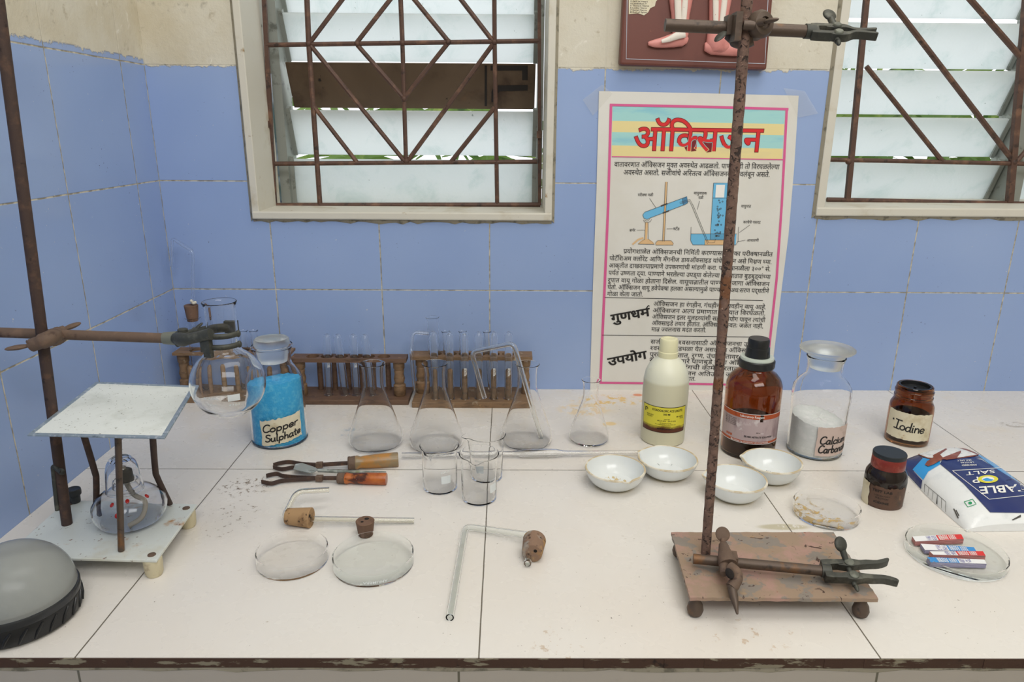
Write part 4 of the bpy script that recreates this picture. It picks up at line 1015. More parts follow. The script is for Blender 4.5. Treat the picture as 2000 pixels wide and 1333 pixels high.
q = MB(); wrap_patch(q, base, rf, fa + .05, .078, zl0, zl1, .0004, -.02, ragged=.0006); lab = part('label', q, M['paper'], t, label='cream paper label')
q = MB(); hand_write(q, 'Iodine', base, rf, fa + .08, zl0 + .0155, .0155, .047, .002, -.06, .0008); wrap_patch(q, base, rf, fa - .72, .003, zl0 + .029, zl0 + .032, .0008, 0, 3, 2)
part('handwriting', q, M['black_ink'], lab)

# small capped iodine bottle
base = at(1722, 980); fa = facing(base)
prof = px_profile(base, [(980, 34), (978, 36.5), (972, 37), (935, 38), (922, 37), (915, 33), (909, 29.5), (905, 29)]); prof[0] = (prof[0][0], 0)
t = thing('iodine_bottle', base, 'small dark brown bottle with black lid and red tape beside the salt packet', 'bottle')
part('bottle_body', MB().lathe([(0, 0)] + prof + [(0, prof[-1][1])], base, 52), plain('very_dark_glass', '#1F1613', .12), t)
z0 = rise(base, 908); z1 = rise(base, 883); s_ = scl(base + V((0, 0, z1)))
part('red_tape', MB().lathe([(30.2 / s_, z0 - .005), (31 / s_, z0), (30.5 / s_, z1 - .006), (29.5 / s_, z1 - .005)], base, 44), plain('red_brown_tape', '#7A2A22', .3, layers=[('#9A4A3C', 60, .5, .7), ('#4A1C18', 40, .6, .7)]), t)
part('lid', MB().lathe([(0, z0), (29.3 / s_, z0), (30.4 / s_, z1 - .006), (30.6 / s_, z1 - .0015), (29.6 / s_, z1), (0, z1 + .0002)], base, 48), plain('black_lid', '#20262A', .4, layers=[('#55595A', 240, .68, .72)]), t)
rf = rf_of(prof); zl0 = rise(base, 972) - .009; zl1 = rise(base, 933) - .004
q = MB(); wrap_patch(q, base, rf, fa + .12, .060, zl0, zl1, .0004, 0, ragged=.0012); lab = part('label', q, plain('browned_label', '#5C4234', .5, layers=[('#3C2E26', 40, .5, .7), ('#7A5C44', 50, .62, .7)]), t, label='browned old label')
q = MB(); wrap_patch(q, base, rf, fa - .95, .016, zl0 + .001, zl1 + .002, .0012, 0, 8, 5, .0012); part('label_flap', q, M['paper'], lab, label='torn pale flap of the label')
q = MB(); wrap_text(q, 'TEST LAB', base, rf, fa - .05, zl1 - .008, .005, .026, 0, .02, .0008); wrap_text(q, 'LABORATORY', base, rf, fa - .02, zl1 - .0135, .0028, .02, 0, 0, .0008); wrap_text(q, 'SOLUTION', base, rf, fa - .02, zl0 + .0185, .003, .016, 0, .01, .0008); wrap_text(q, 'IODINE', base, rf, fa - .02, zl0 + .0115, .0042, .019, 0, .03, .0008)
part('label_text', q, M['black_ink'], lab)

# ================================================================ PORCELAIN BOWLS
def bowl(px, py, hw, cyr, hh, spout, label, stain, crack=False):
    """px, py: foot centre; hw: rim half width; cyr: pixel row of the rim centre"""
    base = at(px, py); h = rise(base, cyr); R = hw / scl(base + V((0, 0, h)))
    t = thing('porcelain_bowl', base, label, 'bowl', 'white evaporating bowls')
    k = h
    o = [(R * .36, 0), (R * .52, .0012), (R * .66, k * .12), (R * .82, k * .34), (R * .93, k * .62), (R * .985, k * .88), (R, k)]
    i_ = [(R - .0028, k), (R * .985 - .0034, k * .88), (R * .93 - .0034, k * .62), (R * .82 - .0034, k * .36), (R * .66 - .002, k * .17), (R * .4, .0045), (R * .2, .0034), (0, .003)]
    def sp(b):
        for j, p in enumerate(b.v):
            d = p - base; r = math.hypot(d.x, d.y)
            if d.z > k * .62 and r > .01:
                w = ((d.z - k * .62) / (k * .38)) ** 1.5; a = (math.atan2(d.y, d.x) - spout + PI) % (2 * PI) - PI
                e = math.exp(-(a / .13) ** 2) * w
                b.v[j] = V((base.x + d.x * (1 + .0035 * e / r), base.y + d.y * (1 + .0035 * e / r), p.z - .0012 * e))
        return b
    part('bowl_body', sp(MB().lathe([(0, 0)] + o + i_, base, 72)), M['porcelain'], t)
    rim = [(R + .0002, k - .0012), (R - .0004, k + .0005), (R - .0024, k + .0005), (R - .0030, k - .0008)]
    part('rim', sp(MB().lathe(rim, base, 72)), M['bisque'], t, label='bare unglazed rim')
    part('foot', MB().lathe([(R * .5, .0004), (R * .535, .0009), (R * .665, k * .12), (R * .668, k * .125)], base, 64), plain('glaze_edge', '#D8CC9E', .4), t, label='yellowed foot')
    if stain:
        st = NT('bowl_residue'); f = st.math('MULTIPLY', st.smooth(st.noise(110, 5, .7, .6), .53, .6), .8); st.set(lin(stain), .7)
        tr = st.n('ShaderNodeBsdfTransparent'); mx = st.n('ShaderNodeMixShader'); st.link(f, mx.inputs[0]); st.link(tr.outputs[0], mx.inputs[1]); st.link(st.b.outputs[0], mx.inputs[2]); st.link(mx.outputs[0], st.t.nodes['Material Output'].inputs[0])
        part('residue', MB().lathe([(R * .40, .0048), (R * .2, .0037), (0, .0033)], base, 40), st.m, t, label='dried residue in the bottom')
    if crack:
        c = MB()
        for a in (1.75, 1.2):
            pts = [(R * .985 - .0031, k * .88), (R * .93 - .0031, k * .62), (R * .82 - .0031, k * .36), (R * .66 - .0017, k * .17), (R * .42, .006)]
            P = [V((base.x + r * math.cos(a + .05 * j * (1 if a > 1.5 else -1)), base.y + r * math.sin(a), z)) for j, (r, z) in enumerate(pts)]
            c.tube(P, .00025, 5)
        part('crack', c, plain('hairline_crack', '#8E9290', .6), t)
    return base
bowl(1200, 947, 59, 914, 28, -1.3, 'white porcelain bowl with its spout to the front, leftmost of the four', '#D8BE84')
bowl(1302, 927, 58, 895, 25, 2.6, 'white porcelain bowl with two hairline cracks and a chipped rim', None, True)
bowl(1433, 970, 60, 934, 30, 2.9, 'white porcelain bowl standing behind the rusty rod of the right stand', None)
bowl(1504, 935, 57, 900, 27, 2.75, 'white porcelain bowl with dark specks, in front of the large brown bottle', '#8E9296')

# ================================================================ TONGS, SPATULA, CORKS
def flatbar(mb, pts, w, th):
    """bar bent in the horizontal plane: w tall, th thick"""
    P = catmull(pts, 5); vs = []
    for i, p in enumerate(P):
        t = (P[min(i + 1, len(P) - 1)] - P[max(i - 1, 0)]).normalized(); n = V((-t.y, t.x, 0)).normalized() * th / 2; u = V((0, 0, w / 2))
        vs += [p + n + u, p - n + u, p - n - u, p + n - u]
    N = len(P); fs = [(3, 2, 1, 0), tuple(4 * (N - 1) + j for j in range(4))]
    for i in range(N - 1): fs += [(4 * i + j, 4 * i + (j + 1) % 4, 4 * i + 4 + (j + 1) % 4, 4 * i + 4 + j) for j in range(4)]
    return mb.add(vs, fs)
def tongs(pxs, hw, zc, handle, label):
    tipA, tipB, ring, rod1, fer, h1 = pxs
    g = lambda p, z: at(p[0], p[1], z)
    base = at(ring[0], ring[1]); t = thing('test_tube_holder', base, label, 'tongs', 'test tube holders with wooden handles')
    bz = .0052
    for tip, mid, m2 in (tipA, tipB):
        b = MB(); flatbar(b, [g(tip, bz), g(mid[0], bz), g(mid[1], bz), g(m2, bz), g(ring, bz + .001)], .0060, .0020); part('jaw', b, M['rust_dark'], t)
    r = g(ring, bz + .001); f0 = g(fer, zc); d = (f0 - r)
    b = MB(); b.box((r + r + d * .08) / 2, (.0085, .0085, .010), axes(d) @ Matrix.Rotation(PI / 2, 3, 'Y')); b2 = MB(); b2.lathe([(0, -.005), (.0052, -.005), (.0052, .005), (0, .005)], r, 4, axes(d) @ Matrix.Rotation(PI / 4, 3, 'Z')); part('slide_collar', b2, M['rust_clamp'], t, False)
    b = MB(); b.lathe([(0, 0), (.0034, 0), (.0034, d.length), (0, d.length)], r, 4, axes(d) @ Matrix.Rotation(PI / 4, 3, 'Z')); part('shank', b, M['rust_dark'], t, False)
    e = g(h1, zc); D = e - f0; L = D.length; s_ = scl(f0); R = hw / s_
    part('ferrule', MB().lathe([(0, -.002), (R * .80, -.002), (R * .92, 0), (R * .86, .002), (R * .92, .009), (R * .82, .010), (0, .010)], f0, 28, axes(D)), M['rust_clamp'], t)
    part('handle', MB().lathe([(0, .009), (R * .9, .009), (R * .95, .012), (R * .78, .017), (R * .86, .023), (R * .98, L * .6), (R, L - .002), (R * .94, L), (0, L)], f0, 32, axes(D)), handle, t)
tongs([((535, 909), [(556, 905), (572, 903)], (600, 908)), ((534, 912), [(556, 918), (572, 915)], (600, 911)), (624, 908), None, (684, 905), (777, 898)] and
      [((534, 909), [(548, 905), (566, 903)], (592, 907)), ((534, 913), [(550, 917), (570, 914)], (596, 911)), (624, 908.5), None, (682, 905), (778, 898)], 14.5, .0098, M['wood_yellow'],
      'metal tongs with a yellowish wooden handle, jaws nearly closed')
tongs([((520, 930), [(540, 926), (552, 930)], (580, 933)), ((511, 941.5), [(530, 945), (550, 940)], (585, 937)), (624, 934.5), None, (662, 934.5), (755, 936)], 12, .0085, M['wood_orange'],
      'metal tongs with an orange brown wooden handle, jaws spread open')
# spatula lying between the tongs
t = thing('spatula', at(640, 921), 'grimy grey metal spatula lying between the two tongs', 'spatula')
b = MB(); za = .0105
q = [at(x, y, za) for x, y in [(573, 918), (577, 908), (590, 906), (612, 913), (623, 919), (612, 924), (605, 925), (590, 922)]]
b.add([p + V((0, 0, .001)) for p in q] + q, [tuple(range(8)), tuple(range(15, 7, -1))] + [(i, 8 + i, 8 + (i + 1) % 8, (i + 1) % 8) for i in range(8)])
gm = plain('corroded_grey_metal', '#9EA3A0', .55, .3, layers=[('#6E746C', 40, .5, .65), ('#C9CFCE', 60, .6, .7), ('#7C8468', 30, .62, .7)], bump=(150, .4))
part('blade', b, gm, t); part('shaft', MB().tube([at(621, 919.5, za), at(668, 922, .009), at(754, 924.5, .0045)], .0028, 10), gm, t)

def cork(parent, c0, c1, r0, r1, mat, holes, label=None, name='cork'):
    """tapered cork from c0 (radius r0) to c1 (radius r1); holes: (end, dx, dy, radius) as flat dark discs painting the shade in bores"""
    d = c1 - c0; L = d.length; m = axes(d); e = .0008
    o = part(name, MB().lathe([(0, 0), (r0 - e, 0), (r0, e), (r0 + (r1 - r0) * .5, L / 2), (r1, L - e), (r1 - e, L), (0, L)], c0, 36, m), mat, parent, label=label)
    for end, dx, dy, r in holes:
        hb = MB(); z = L + .0001 if end else -.0001; a, f = ((r, z), (0, z - .0)) if end else ((r, z), (0, z))
        hb.lathe([(r * 1.0, z), (0, z)], c0 + m @ V((dx, dy, 0)), 16, m); part('bore_shade', hb, M['hole'], o)  # flat disc on the cork end, its dark colour paints the bore's shade
    return o
# tube, bend and big cork
t = thing('delivery_tube', at(590, 1020), 'pale cork on a bent glass tube lying left of the beakers', 'glass tube')
r_ = .0039
c0, c1 = at(560, 1009, .0125), at(608, 1012, .0125)
pts = [at(643, 957, .03), at(579, 961, .031), at(553, 1013, .0125), at(600, 1014, .0115), at(809, 1017.5, .0045)]
part('tube', MB().pipe(fillet(pts, .010, 7), r_, r_ - .0011, 14), glass('yellowed_glass', (.97, .965, .92, 1), .03, 1.35), t)
cork(t, c0, c1, .0105, .0132, M['cork'], [(1, -.004, .005, .0022)])
# single small cork
b0 = at(714.5, 1045); t = thing('cork_stopper', b0, 'small brown two holed cork standing behind the greenish dish', 'cork')
cork(t, b0, b0 + V((0, 0, .0205)), .0092, .0118, M['cork_dark'], [(1, -.004, .0015, .003), (1, .0035, -.003, .002)])
# long bent tube and weathered cork
t = thing('delivery_tube', at(900, 1080), 'clear bent glass tube pushed through a dark cracked cork, front centre', 'glass tube')
c0, c1 = at(1044, 1055, .0138), at(1039, 1082, .0128)
d = (c1 - c0).normalized(); ex = c1 + d * .007 + V((-.004, 0, -.006)); st_ = c0 - d * .010 + V((-.004, 0, .003))
pts = [at(878.5, 1207, .0046), at(909, 1030, .0046), c0 - d * .012 + V((-.004, 0, -.002)), c1 + V((-.004, 0, -.006)), ex]
pts[1] = at(909, 1029, .0052)
part('tube', MB().pipe(fillet(pts, .011, 7), .0044, .0031, 14), M['glass_green'], t)
cork(t, c0, c1, .0142, .0122, M['cork_grey'], [(1, .004, .004, .0022)])

# ================================================================ TEST TUBE RACKS
def hole_plank(mb, xs, x0, x1, yf, yb, z, th, r, yc=None):
    """plank with round holes through it"""
    yc = (yf + yb) / 2 if yc is None else yc
    cuts = [x0] + [(a + c) / 2 for a, c in zip(xs, xs[1:])] + [x1]
    n = 24
    for k, xc in enumerate(xs):
        a, c = cuts[k], cuts[k + 1]; ring = []; box_ = []
        for j in range(n):
            w = 2 * PI * j / n; ux, uy = math.cos(w), math.sin(w); ring.append((xc + r * ux, yc + r * uy))
            s1 = ((c - xc) / ux if ux > 1e-9 else (a - xc) / ux if ux < -1e-9 else 9); s2 = ((yb - yc) / uy if uy > 1e-9 else (yf - yc) / uy if uy < -1e-9 else 9); s_ = min(s1, s2); box_.append((xc + ux * s_, yc + uy * s_))
        for zz, flip in ((z + th, False), (z, True)):
            vs = [V((x, y, zz)) for x, y in ring] + [V((x, y, zz)) for x, y in box_]
            fs = [(j, n + j, n + (j + 1) % n, (j + 1) % n) for j in range(n)]
            for cx, cyy in ((a, yf), (c, yf), (c, yb), (a, yb)):
                jj = min(range(n), key=lambda j: math.atan2(cyy - yc, cx - xc) % (2 * PI) - 2 * PI * j / n if (math.atan2(cyy - yc, cx - xc) % (2 * PI) - 2 * PI * j / n) >= 0 else 99)
                vs.append(V((cx, cyy, zz))); fs.append((n + jj, len(vs) - 1, n + (jj + 1) % n))
            mb.add(vs, [f[::-1] if flip else f for f in fs])
        vs = [V((x, y, z)) for x, y in ring] + [V((x, y, z + th)) for x, y in ring]; mb.add(vs, [(j, n + j, n + (j + 1) % n, (j + 1) % n) for j in range(n)])
    mb.add([V(p) for p in [(x0, yf, z), (x1, yf, z), (x1, yb, z), (x0, yb, z), (x0, yf, z + th), (x1, yf, z + th), (x1, yb, z + th), (x0, yb, z + th)]], [(0, 1, 5, 4), (2, 3, 7, 6), (0, 4, 7, 3), (1, 2, 6, 5)])
    return mb
def rack(label, x0, x1, yf, yb, bth, pl, holes, r, posts, pegs, mat):
    """yf, yb: base front/back; pl: (front y, back y, z, thickness, x0, x1); holes: x list; posts: x list; pegs: (x, y, height)"""
    t = thing('test_tube_rack', V(((x0 + x1) / 2, (yf + yb) / 2, 0)), label, 'rack', 'wooden test tube racks')
    part('base', MB().span((x0, yf, 0), (x1, yb, bth)), mat, t, False, bevel=.001)
    part('hole_plank', hole_plank(MB(), holes, pl[4], pl[5], pl[0], pl[1], pl[2], pl[3], r), mat, t, False)
    H = pl[2] - bth; yc = (pl[0] + pl[1]) / 2
    for x in posts:
        pr = [(0, 0), (.010, 0), (.0115, .002), (.0115, H * .30), (.0085, H * .34), (.0105, H * .48), (.0085, H * .62), (.0095, H * .70), (.0085, H * .74), (.0105, H * .78), (.0108, H), (0, H)]
        part('turned_post', MB().lathe(pr, (x, yc, bth), 28), M['wood'], t)
    for x, y, h in pegs:
        part('drying_peg', MB().lathe([(0, 0), (.0052, 0), (.005, h - .004), (.0035, h - .001), (0, h)], (x, y, bth), 18), mat, t)
    return t
TT = [(.0030, 0)]
def tube_profile(r, L, lip):
    o = [(r * math.sin(a), r - r * math.cos(a)) for a in [PI / 2 * i / 7 for i in range(1, 8)]] + [(r, L - .004), (r * (1.06 if lip else 1), L - .0015), (r * (1.2 if lip else 1.02), L)]
    t = .0011; i_ = [(max(q - t, .0004), z + (t if z < r * .8 else 0)) for q, z in o][::-1]
    return [(0, 0)] + o + [(o[-1][0] - t / 2, L + .0004)] + i_ + [(0, t)]
_tt = {}
def test_tube(r, L, lip, loc, axis, label, group, inverted=False, prt=False):
    k = (round(r, 4), round(L, 3), lip)
    base = V(loc)
    if k not in _tt:
        _tt[k] = raw('test_tube', MB().lathe(tube_profile(r, L, lip), (0, 0, 0), 28), M['glass_tube'], (0, 0, 0), True); o = _tt[k]
    else:
        o = _tt[k].copy(); S.collection.objects.link(o)
    m = axes(axis).to_4x4()
    if inverted: m = m @ Matrix.Translation((0, 0, L)) @ Matrix.Rotation(PI, 4, 'X')
    m.translation = m.translation + base
    o.matrix_world = m; ROOT[o] = base
    tagit(o, label, 'test tube', group)
    if prt:
        q = MB(); ba = 0
    return o
def tube_print(o, base, axis, r, words):
    q = MB(); m = axes(axis); inv = m.transposed(); vd = inv @ (CAM - base); fa = math.atan2(vd.y, vd.x)
    for s_, da, z0, size, wid in words:
        gv, gf = text_mesh(s_, .012); x1 = max(x for x, y in gv); k = wid / x1
        q.add([m @ V(((r + .0003) * math.cos(fa + da + (y * size) / r), (r + .0003) * math.sin(fa + da + (y * size) / r), z0 - x * k)) + base for x, y in gv], gf)
    me = raw('print', q, M['white_ink'], (0, 0, 0), False); me.parent = o; me.matrix_parent_inverse = o.matrix_world.inverted(); ROOT[me] = base
# right rack: pegs in front
yfR = at(900, 797.5).y; bthR = rise(at(900, 797.5), 786.5)
plf = -.066; zR = aty(920, 697.5, plf).z; zRb = aty(920, 704.5, plf).z; plb = at(920, 686, zR).y
xR0, xR1 = at(804.5, 797).x, at(1030, 797).x + .006
holesR = [aty(x, 691, (plf + plb) / 2).x for x in (851, 880, 907.5, 936, 964, 992.5)]
pegsR = []
for x in (851, 880, 908, 936, 964, 992.5):
    p = at(x, 779, bthR); pegsR.append((p.x, p.y, rise(p, 720)))
rack('light brown test tube rack behind the conical flasks, rightmost of the three', xR0, xR1, yfR, -.018, bthR, (plf, plb, zRb, zR - zRb, aty(801.5, 700, plf).x, aty(1040, 697, plf).x), holesR, .0118, [aty(822, 700, -.05).x, aty(1026, 700, -.05).x], pegsR, M['wood'])
for i, (x, y, h) in enumerate(pegsR):
    p = V((x, y, bthR + .0004)); L = rise(p, 651 if i else 650) - .0
    o = test_tube(.0073, .134 if False else round(L, 2), True, p, (random.uniform(-.012, .012), .0, 1), ['first', 'second', 'third', 'fourth', 'fifth', 'sixth'][i] + ' from left of six upside down test tubes on the right rack pegs', 'test tubes upside down on pegs', True)
    if i in (2, 4, 5): tube_print(o, p, (0, 0, 1), .0075, [('BOROSIL', -.1, .062, .0046, .016), ('TEST TUBE', .32, .062, .0024, .013)])
ycR = (plf + plb) / 2
for px_, top_, tl, w in ((873, 648, 0, 'behind the second peg'), (904, 649, 0, 'behind the third peg'), (955, 648, .0, 'behind the fifth peg')):
    xx = aty(px_, 691, ycR).x; xh = min(holesR, key=lambda q: abs(q - xx)); p = V((xh + (-.003 if xx < xh else .001), ycR + .0035, bthR + .0004)); L = rise(p, top_)
    test_tube(.0068, round(L, 2), True, p, ((xx - p.x) / L * 1.6, 0, 1), 'upright test tube with its lip showing in the right rack, ' + w, 'upright test tubes in the right rack')
# boiling tube with side arm
xb = holesR[0]; p = V((xb - .001, ycR, bthR + .0004)); t = thing('side_arm_tube', p, 'wide boiling tube with a bent side arm at the left of the right rack', 'test tube')
L = rise(p, 620); xt = aty(844.5, 620, ycR).x; ax = V(((xt - p.x) / L, 0, 1))
part('tube', MB().lathe(tube_profile(.0106, L, True), p, 36, axes(ax)), M['glass'], t)
part('side_arm', MB().pipe(fillet([aty(838, 652, ycR), aty(806, 649, ycR - .004), aty(803, 690, ycR - .028), aty(810, 764, ycR - .028)], .010, 6), .0033, .0022, 12), M['glass_tube'], t)

# middle rack: pegs behind
yfM = at(700, 791.5).y; bthM = rise(at(700, 791.5), 782); plf = -.076; zM = aty(700, 701.5, plf).z; zMb = aty(700, 709, plf).z; plb = at(700, 691.5, zM).y
xM0, xM1 = aty(573, 790, yfM).x, at(798, 792).x
ycM = (plf + plb) / 2
holesM = [aty(x, 697, ycM).x for x in (611, 639, 667.5, 696, 720, 750)]
pegsM = [(aty(x, 740, -.030).x, -.030, zMb - bthM - .012) for x in (626, 654, 681, 707, 732, 759)]
rack('dark brown test tube rack between the blue powder bottle and the flasks', xM0, xM1, yfM, -.016, bthM, (plf, plb, zMb, zM - zMb, aty(566, 704, plf).x, aty(793, 706, plf).x), holesM, .0118, [aty(587, 740, ycM).x, aty(780, 740, ycM).x], pegsM, M['wood_dark'])
for i, (tx_, bx_, by_) in enumerate(((638, 642.5, 771), (658, 675, 772), (689, 697, 773), (711, 727, 775))):
    p = at(bx_, by_, bthM + .0004); p.y = ycM - .001; p.x = aty(bx_, by_, p.y).x; L = rise(p, 652); xt = aty(tx_, 652, p.y).x
    o = test_tube(.0073, round(L, 2), True, p, ((xt - p.x) / L, 0.0, 1), ['stained upside down test tube, first from the left in the middle rack', 'leaning upside down test tube, second from the left in the middle rack', 'upside down test tube, third from the left in the middle rack', 'upside down test tube in the middle rack, behind the leftmost flask'][i], 'test tubes upside down in the middle rack', True)
    if i in (0, 2): tube_print(o, p, ((xt - p.x) / L, 0, 1), .0075, [('BOROSIL', -.1, .072, .0046, .016), ('TEST TUBE', .32, .07, .0024, .013)])
# left rack
yfL = at(380, 788).y; bthL = bthR; plf = -.066; zL = aty(340, 690, plf).z; zLb = aty(340, 695, plf).z; plb = at(360, 678.5, zL).y; ycL = (plf + plb) / 2
xl0, xl1 = aty(336, 692, plf).x, aty(577, 683, plb).x
holesL = [aty(x, 685, ycL).x for x in (384, 414, 444, 474, 503, 533)]
pegsL = []
for x in (378, 408, 440, 470, 500, 530):
    p = at(x, 772, bthL); pegsL.append((p.x, p.y, rise(p, 714)))
rack('brown test tube rack in the corner behind the round flask', xl0 + .006, xl1, yfL, -.014, bthL, (plf, plb, zLb, zL - zLb, xl0, xl1), holesL, .0125, [aty(363, 740, ycL).x, aty(560, 740, ycL).x], pegsL, M['wood'])
for i, (px_, k) in enumerate(((474, 3), (494, 4))):
    p = V((holesL[k], ycL + .001, bthL + .0004)); L = rise(p, 642); xx = aty(px_, 642, ycL).x
    test_tube(.0070, round(L, 2), True, p, ((xx - p.x) / L, 0, 1), ['upright test tube beside the round flask neck in the corner rack', 'upright test tube just left of the blue powder bottle stopper'][i], 'upright test tubes in the corner rack')
p = V((holesL[0], ycL, bthL + .0004)); t = thing('boiling_tube', p, 'wide corked test tube with a bent glass outlet in the corner rack', 'test tube')
L = rise(p, 621); part('tube', MB().lathe(tube_profile(.0115, L, True), p, 36), M['glass'], t)
k0 = p + V((0, 0, L - .006)); k1 = p + V((0, 0, rise(p, 596)))
ck = cork(t, k0, k1, .0098, .0125, M['cork_dark'], [(1, -.004, 0, .0022)])
part('outlet_tube', MB().pipe(fillet([k0 + V((-.001, 0, -.01)), aty(376.5, 492, ycL), aty(336, 466, ycL + .012), aty(334.5, 521, ycL + .012)], .007, 6), .0030, .0019, 12), M['glass_tube'], t)
cb = MB()
for i in range(7): cb.ell(k1 + V((.005 + random.uniform(-.003, .003), random.uniform(-.003, .003), .002 + random.uniform(0, .009))), [(.003, 0, 0), (0, .003, 0), (0, 0, .003)], 8, 6)
part('cotton_tuft', cb, plain('cotton', '#D8D4C8', .9), t)

# ================================================================ LEFT RETORT STAND
pb = V((-0.5035, -0.5595, 0)); t = thing('retort_stand', pb, 'retort stand with chipped white base plate and brown rod, holding the round flask', 'stand')
ZB = .026
b = MB().prism([(-.5905, -.6225), (-.4145, -.6290), (-.4205, -.5025), (-.5945, -.4930)], ZB - .0035, ZB); part('base_plate', b, M['white_enamel'], t, False, bevel=.0008)
LEGP = [(-.4245, -.6185), (-.4300, -.5135), (-.5810, -.6120), (-.5850, -.5035)]
for x, y in LEGP:
    f = part('foot', MB().lathe([(0, .0002), (.0082, .0002), (.0098, .004), (.0102, .012), (.0104, .0125), (.0104, ZB - .0035), (0, ZB - .0035)], (x, y, 0), 28), M['cream_rubber'], t)
    s = MB().lathe([(.0046, 0), (.0044, .0008), (.003, .0013), (0, .0014)], (x, y, ZB), 20); s.box((x, y, ZB + .0014), (.007, .0009, .0003)); part('screw', s, M['rust_clamp'], t)
r0 = at(131, 1024, ZB); r1 = aty(26, 230, r0.y); rdir = (r1 - r0).normalized(); rl = lambda z: r0 + rdir * ((z - r0.z) / rdir.z)
part('rod', MB().tube([r0, rl(.80)], .0061, 20), M['rust_dark'], t)
hk = aty(121, 915, r0.y); h0 = aty(106, 914, r0.y); b = MB(); ky = r0.y
b.tube(fillet([hk + V((.0055, -.0105, .001)), hk + V((.002, -.0082, 0)), aty(103, 908, ky - .004), aty(112, 997, ky - .004)], .006, 6), .0027, 12); b.ell(hk + V((.0058, -.0108, .001)), [(.0046, 0, 0), (0, .0016, 0), (0, 0, .0046)], 16, 8); part('bent_pin', b, M['dark_metal'], t)
# boss head and clamp on the left rod
cy_ = r0.y + .0125
cA, cB = aty(-25, 649, cy_), aty(322, 661, cy_); cA.x = max(cA.x, -.640)
part('clamp_rod', MB().tube([cA, cB], .0059, 18), M['rust_clamp'], t)
bh = aty(88, 657, r0.y - .002)
def tongue(mb, p, q, w, th, n=10):
    """flattened wing of a thumb screw from p to q"""
    d = q - p; L = d.length; P = [p + d * (i / n) for i in range(n + 1)]
    R = [w * (.35 + .65 * math.sin(PI * min(1, .15 + .8 * i / n))) * (1 if i < n else .55) for i in range(n + 1)]
    return mb.tube(P, R, 12, True, ((0, 0, 1), th / w))
b = MB()
f1 = aty(62, 675, r0.y - .017); f2 = aty(113, 651, r0.y + .017)
b.tube(catmull([f1, aty(78, 669, r0.y - .0165), aty(95, 662, r0.y - .013), aty(106, 656, r0.y + .002), f2], 5), [.0075] * 6 + [.0088] * 10 + [.0076] * 5, 16)
b.tube([f1 + V((-.001, -.001, 0)), aty(56, 677, r0.y - .019)], [.0078, .0058], 14)
b.tube([aty(104, 651, r0.y + .010), aty(116, 668, r0.y + .006)], .0085, 12)
boss = part('boss_head', b, M['rust_clamp'], t)
w = MB(); tongue(w, aty(54, 676, r0.y - .019), aty(9, 683, r0.y - .030), .0052, .0028); part('wing_screw', w, M['rust_clamp'], boss)
w = MB(); w.tube([f2, aty(127, 643, r0.y + .024)], [.0066, .0048], 12); tongue(w, aty(126, 643, r0.y + .023), aty(158, 631, r0.y + .034), .0050, .0030); part('wing_screw', w, M['rust_clamp'], boss)
# jaws round the flask neck
nk = V((fb.x, fb.y, aty(438, 660, fb.y).z)); zn = nk.z; RN = rn + .0012
jw = MB(); jw.tube([cB + V((-.0015, 0, 0)), aty(346, 661, cy_)], [.0068, .0084], 16); cl = part('clamp', jw, M['dark_metal'], t)
greym = plain('grey_green_metal', '#777A70', .55, .35, layers=[('#5A5C54', 50, .5, .7)], bump=(200, .3))
cl.data.materials[0] = greym
b = MB(); p0 = aty(344, 662, cy_ - .004); p1 = aty(376, 661, fb.y - .018); p2 = aty(412, 653, fb.y - RN - .005)
b.tube(catmull([p0, aty(360, 664, fb.y - .012), p1, p2], 5), [.0062, .0066, .007, .0072, .0072, .0066, .006, .0058, .0056, .0054, .0054, .0054, .0054, .0056, .0058, .006], 12, True, ((0, 0, 1), 1.15))
part('front_arm', b, M['dark_metal'], cl)
b = MB(); b.box(nk + V((-RN * .62, -RN - .002, -.001)), (.0125, .006, .020), Matrix.Rotation(-.35, 3, 'Z')); b.box(nk + V((-RN * .55, -RN - .0018, -.0115)), (.010, .005, .011), Matrix.Rotation(-.35, 3, 'Z'))
for dz in (.0065, -.0060):
    P = [nk + V((RN * 1.09 * math.cos(a), RN * 1.09 * math.sin(a), dz - .0012 * k)) for k, a in enumerate([PI * (1.22 + .68 * i / 10) for i in range(11)])]
    b.tube([V((p.x, p.y, nk.z + dz)) for p in P], .0026, 10, True, ((0, 0, 1), 1.25))
    e = P[-1]; b.ell(V((e.x + .001, e.y + .001, nk.z + dz)), [(.0028, 0, 0), (0, .003, 0), (0, 0, .0042)], 12, 8)
part('front_jaw', b, M['dark_metal'], cl)
b = MB(); q0 = aty(349, 658, cy_ + .004)
b.tube(catmull([q0, aty(375, 652, cy_ + .006), V((nk.x - RN * .9, nk.y + RN * .9, zn + .006)), V((nk.x, nk.y + RN + .0045, zn + .006))], 5), .0042, 12, True, ((0, 0, 1), 1.3)); b.box(V((nk.x + .002, nk.y + RN + .0045, zn + .007)), (.015, .006, .014)); part('back_jaw', b, M['dark_metal'], cl)
b = MB(); pv = aty(358, 655, cy_ - .009); b.lathe([(0, -.002), (.0056, -.002), (.0056, .001), (.0044, .0018), (0, .002)], pv + V((0, 0, .006)), 20); b.lathe([(0, 0), (.0034, 0), (.0036, .006), (.003, .009), (0, .010)], aty(356, 668, cy_ - .010), 16, axes((-.25, -1, -.1))); part('pivot_bolt', b, M['dark_metal'], cl)
b = MB(); tongue(b, aty(380, 644, cy_ + .012), aty(396, 631, cy_ + .016), .0042, .0018); b.tube([aty(374, 650, cy_ + .008), aty(382, 643, cy_ + .012)], .0032, 10); part('wing_screw', b, M['dark_metal'], cl)

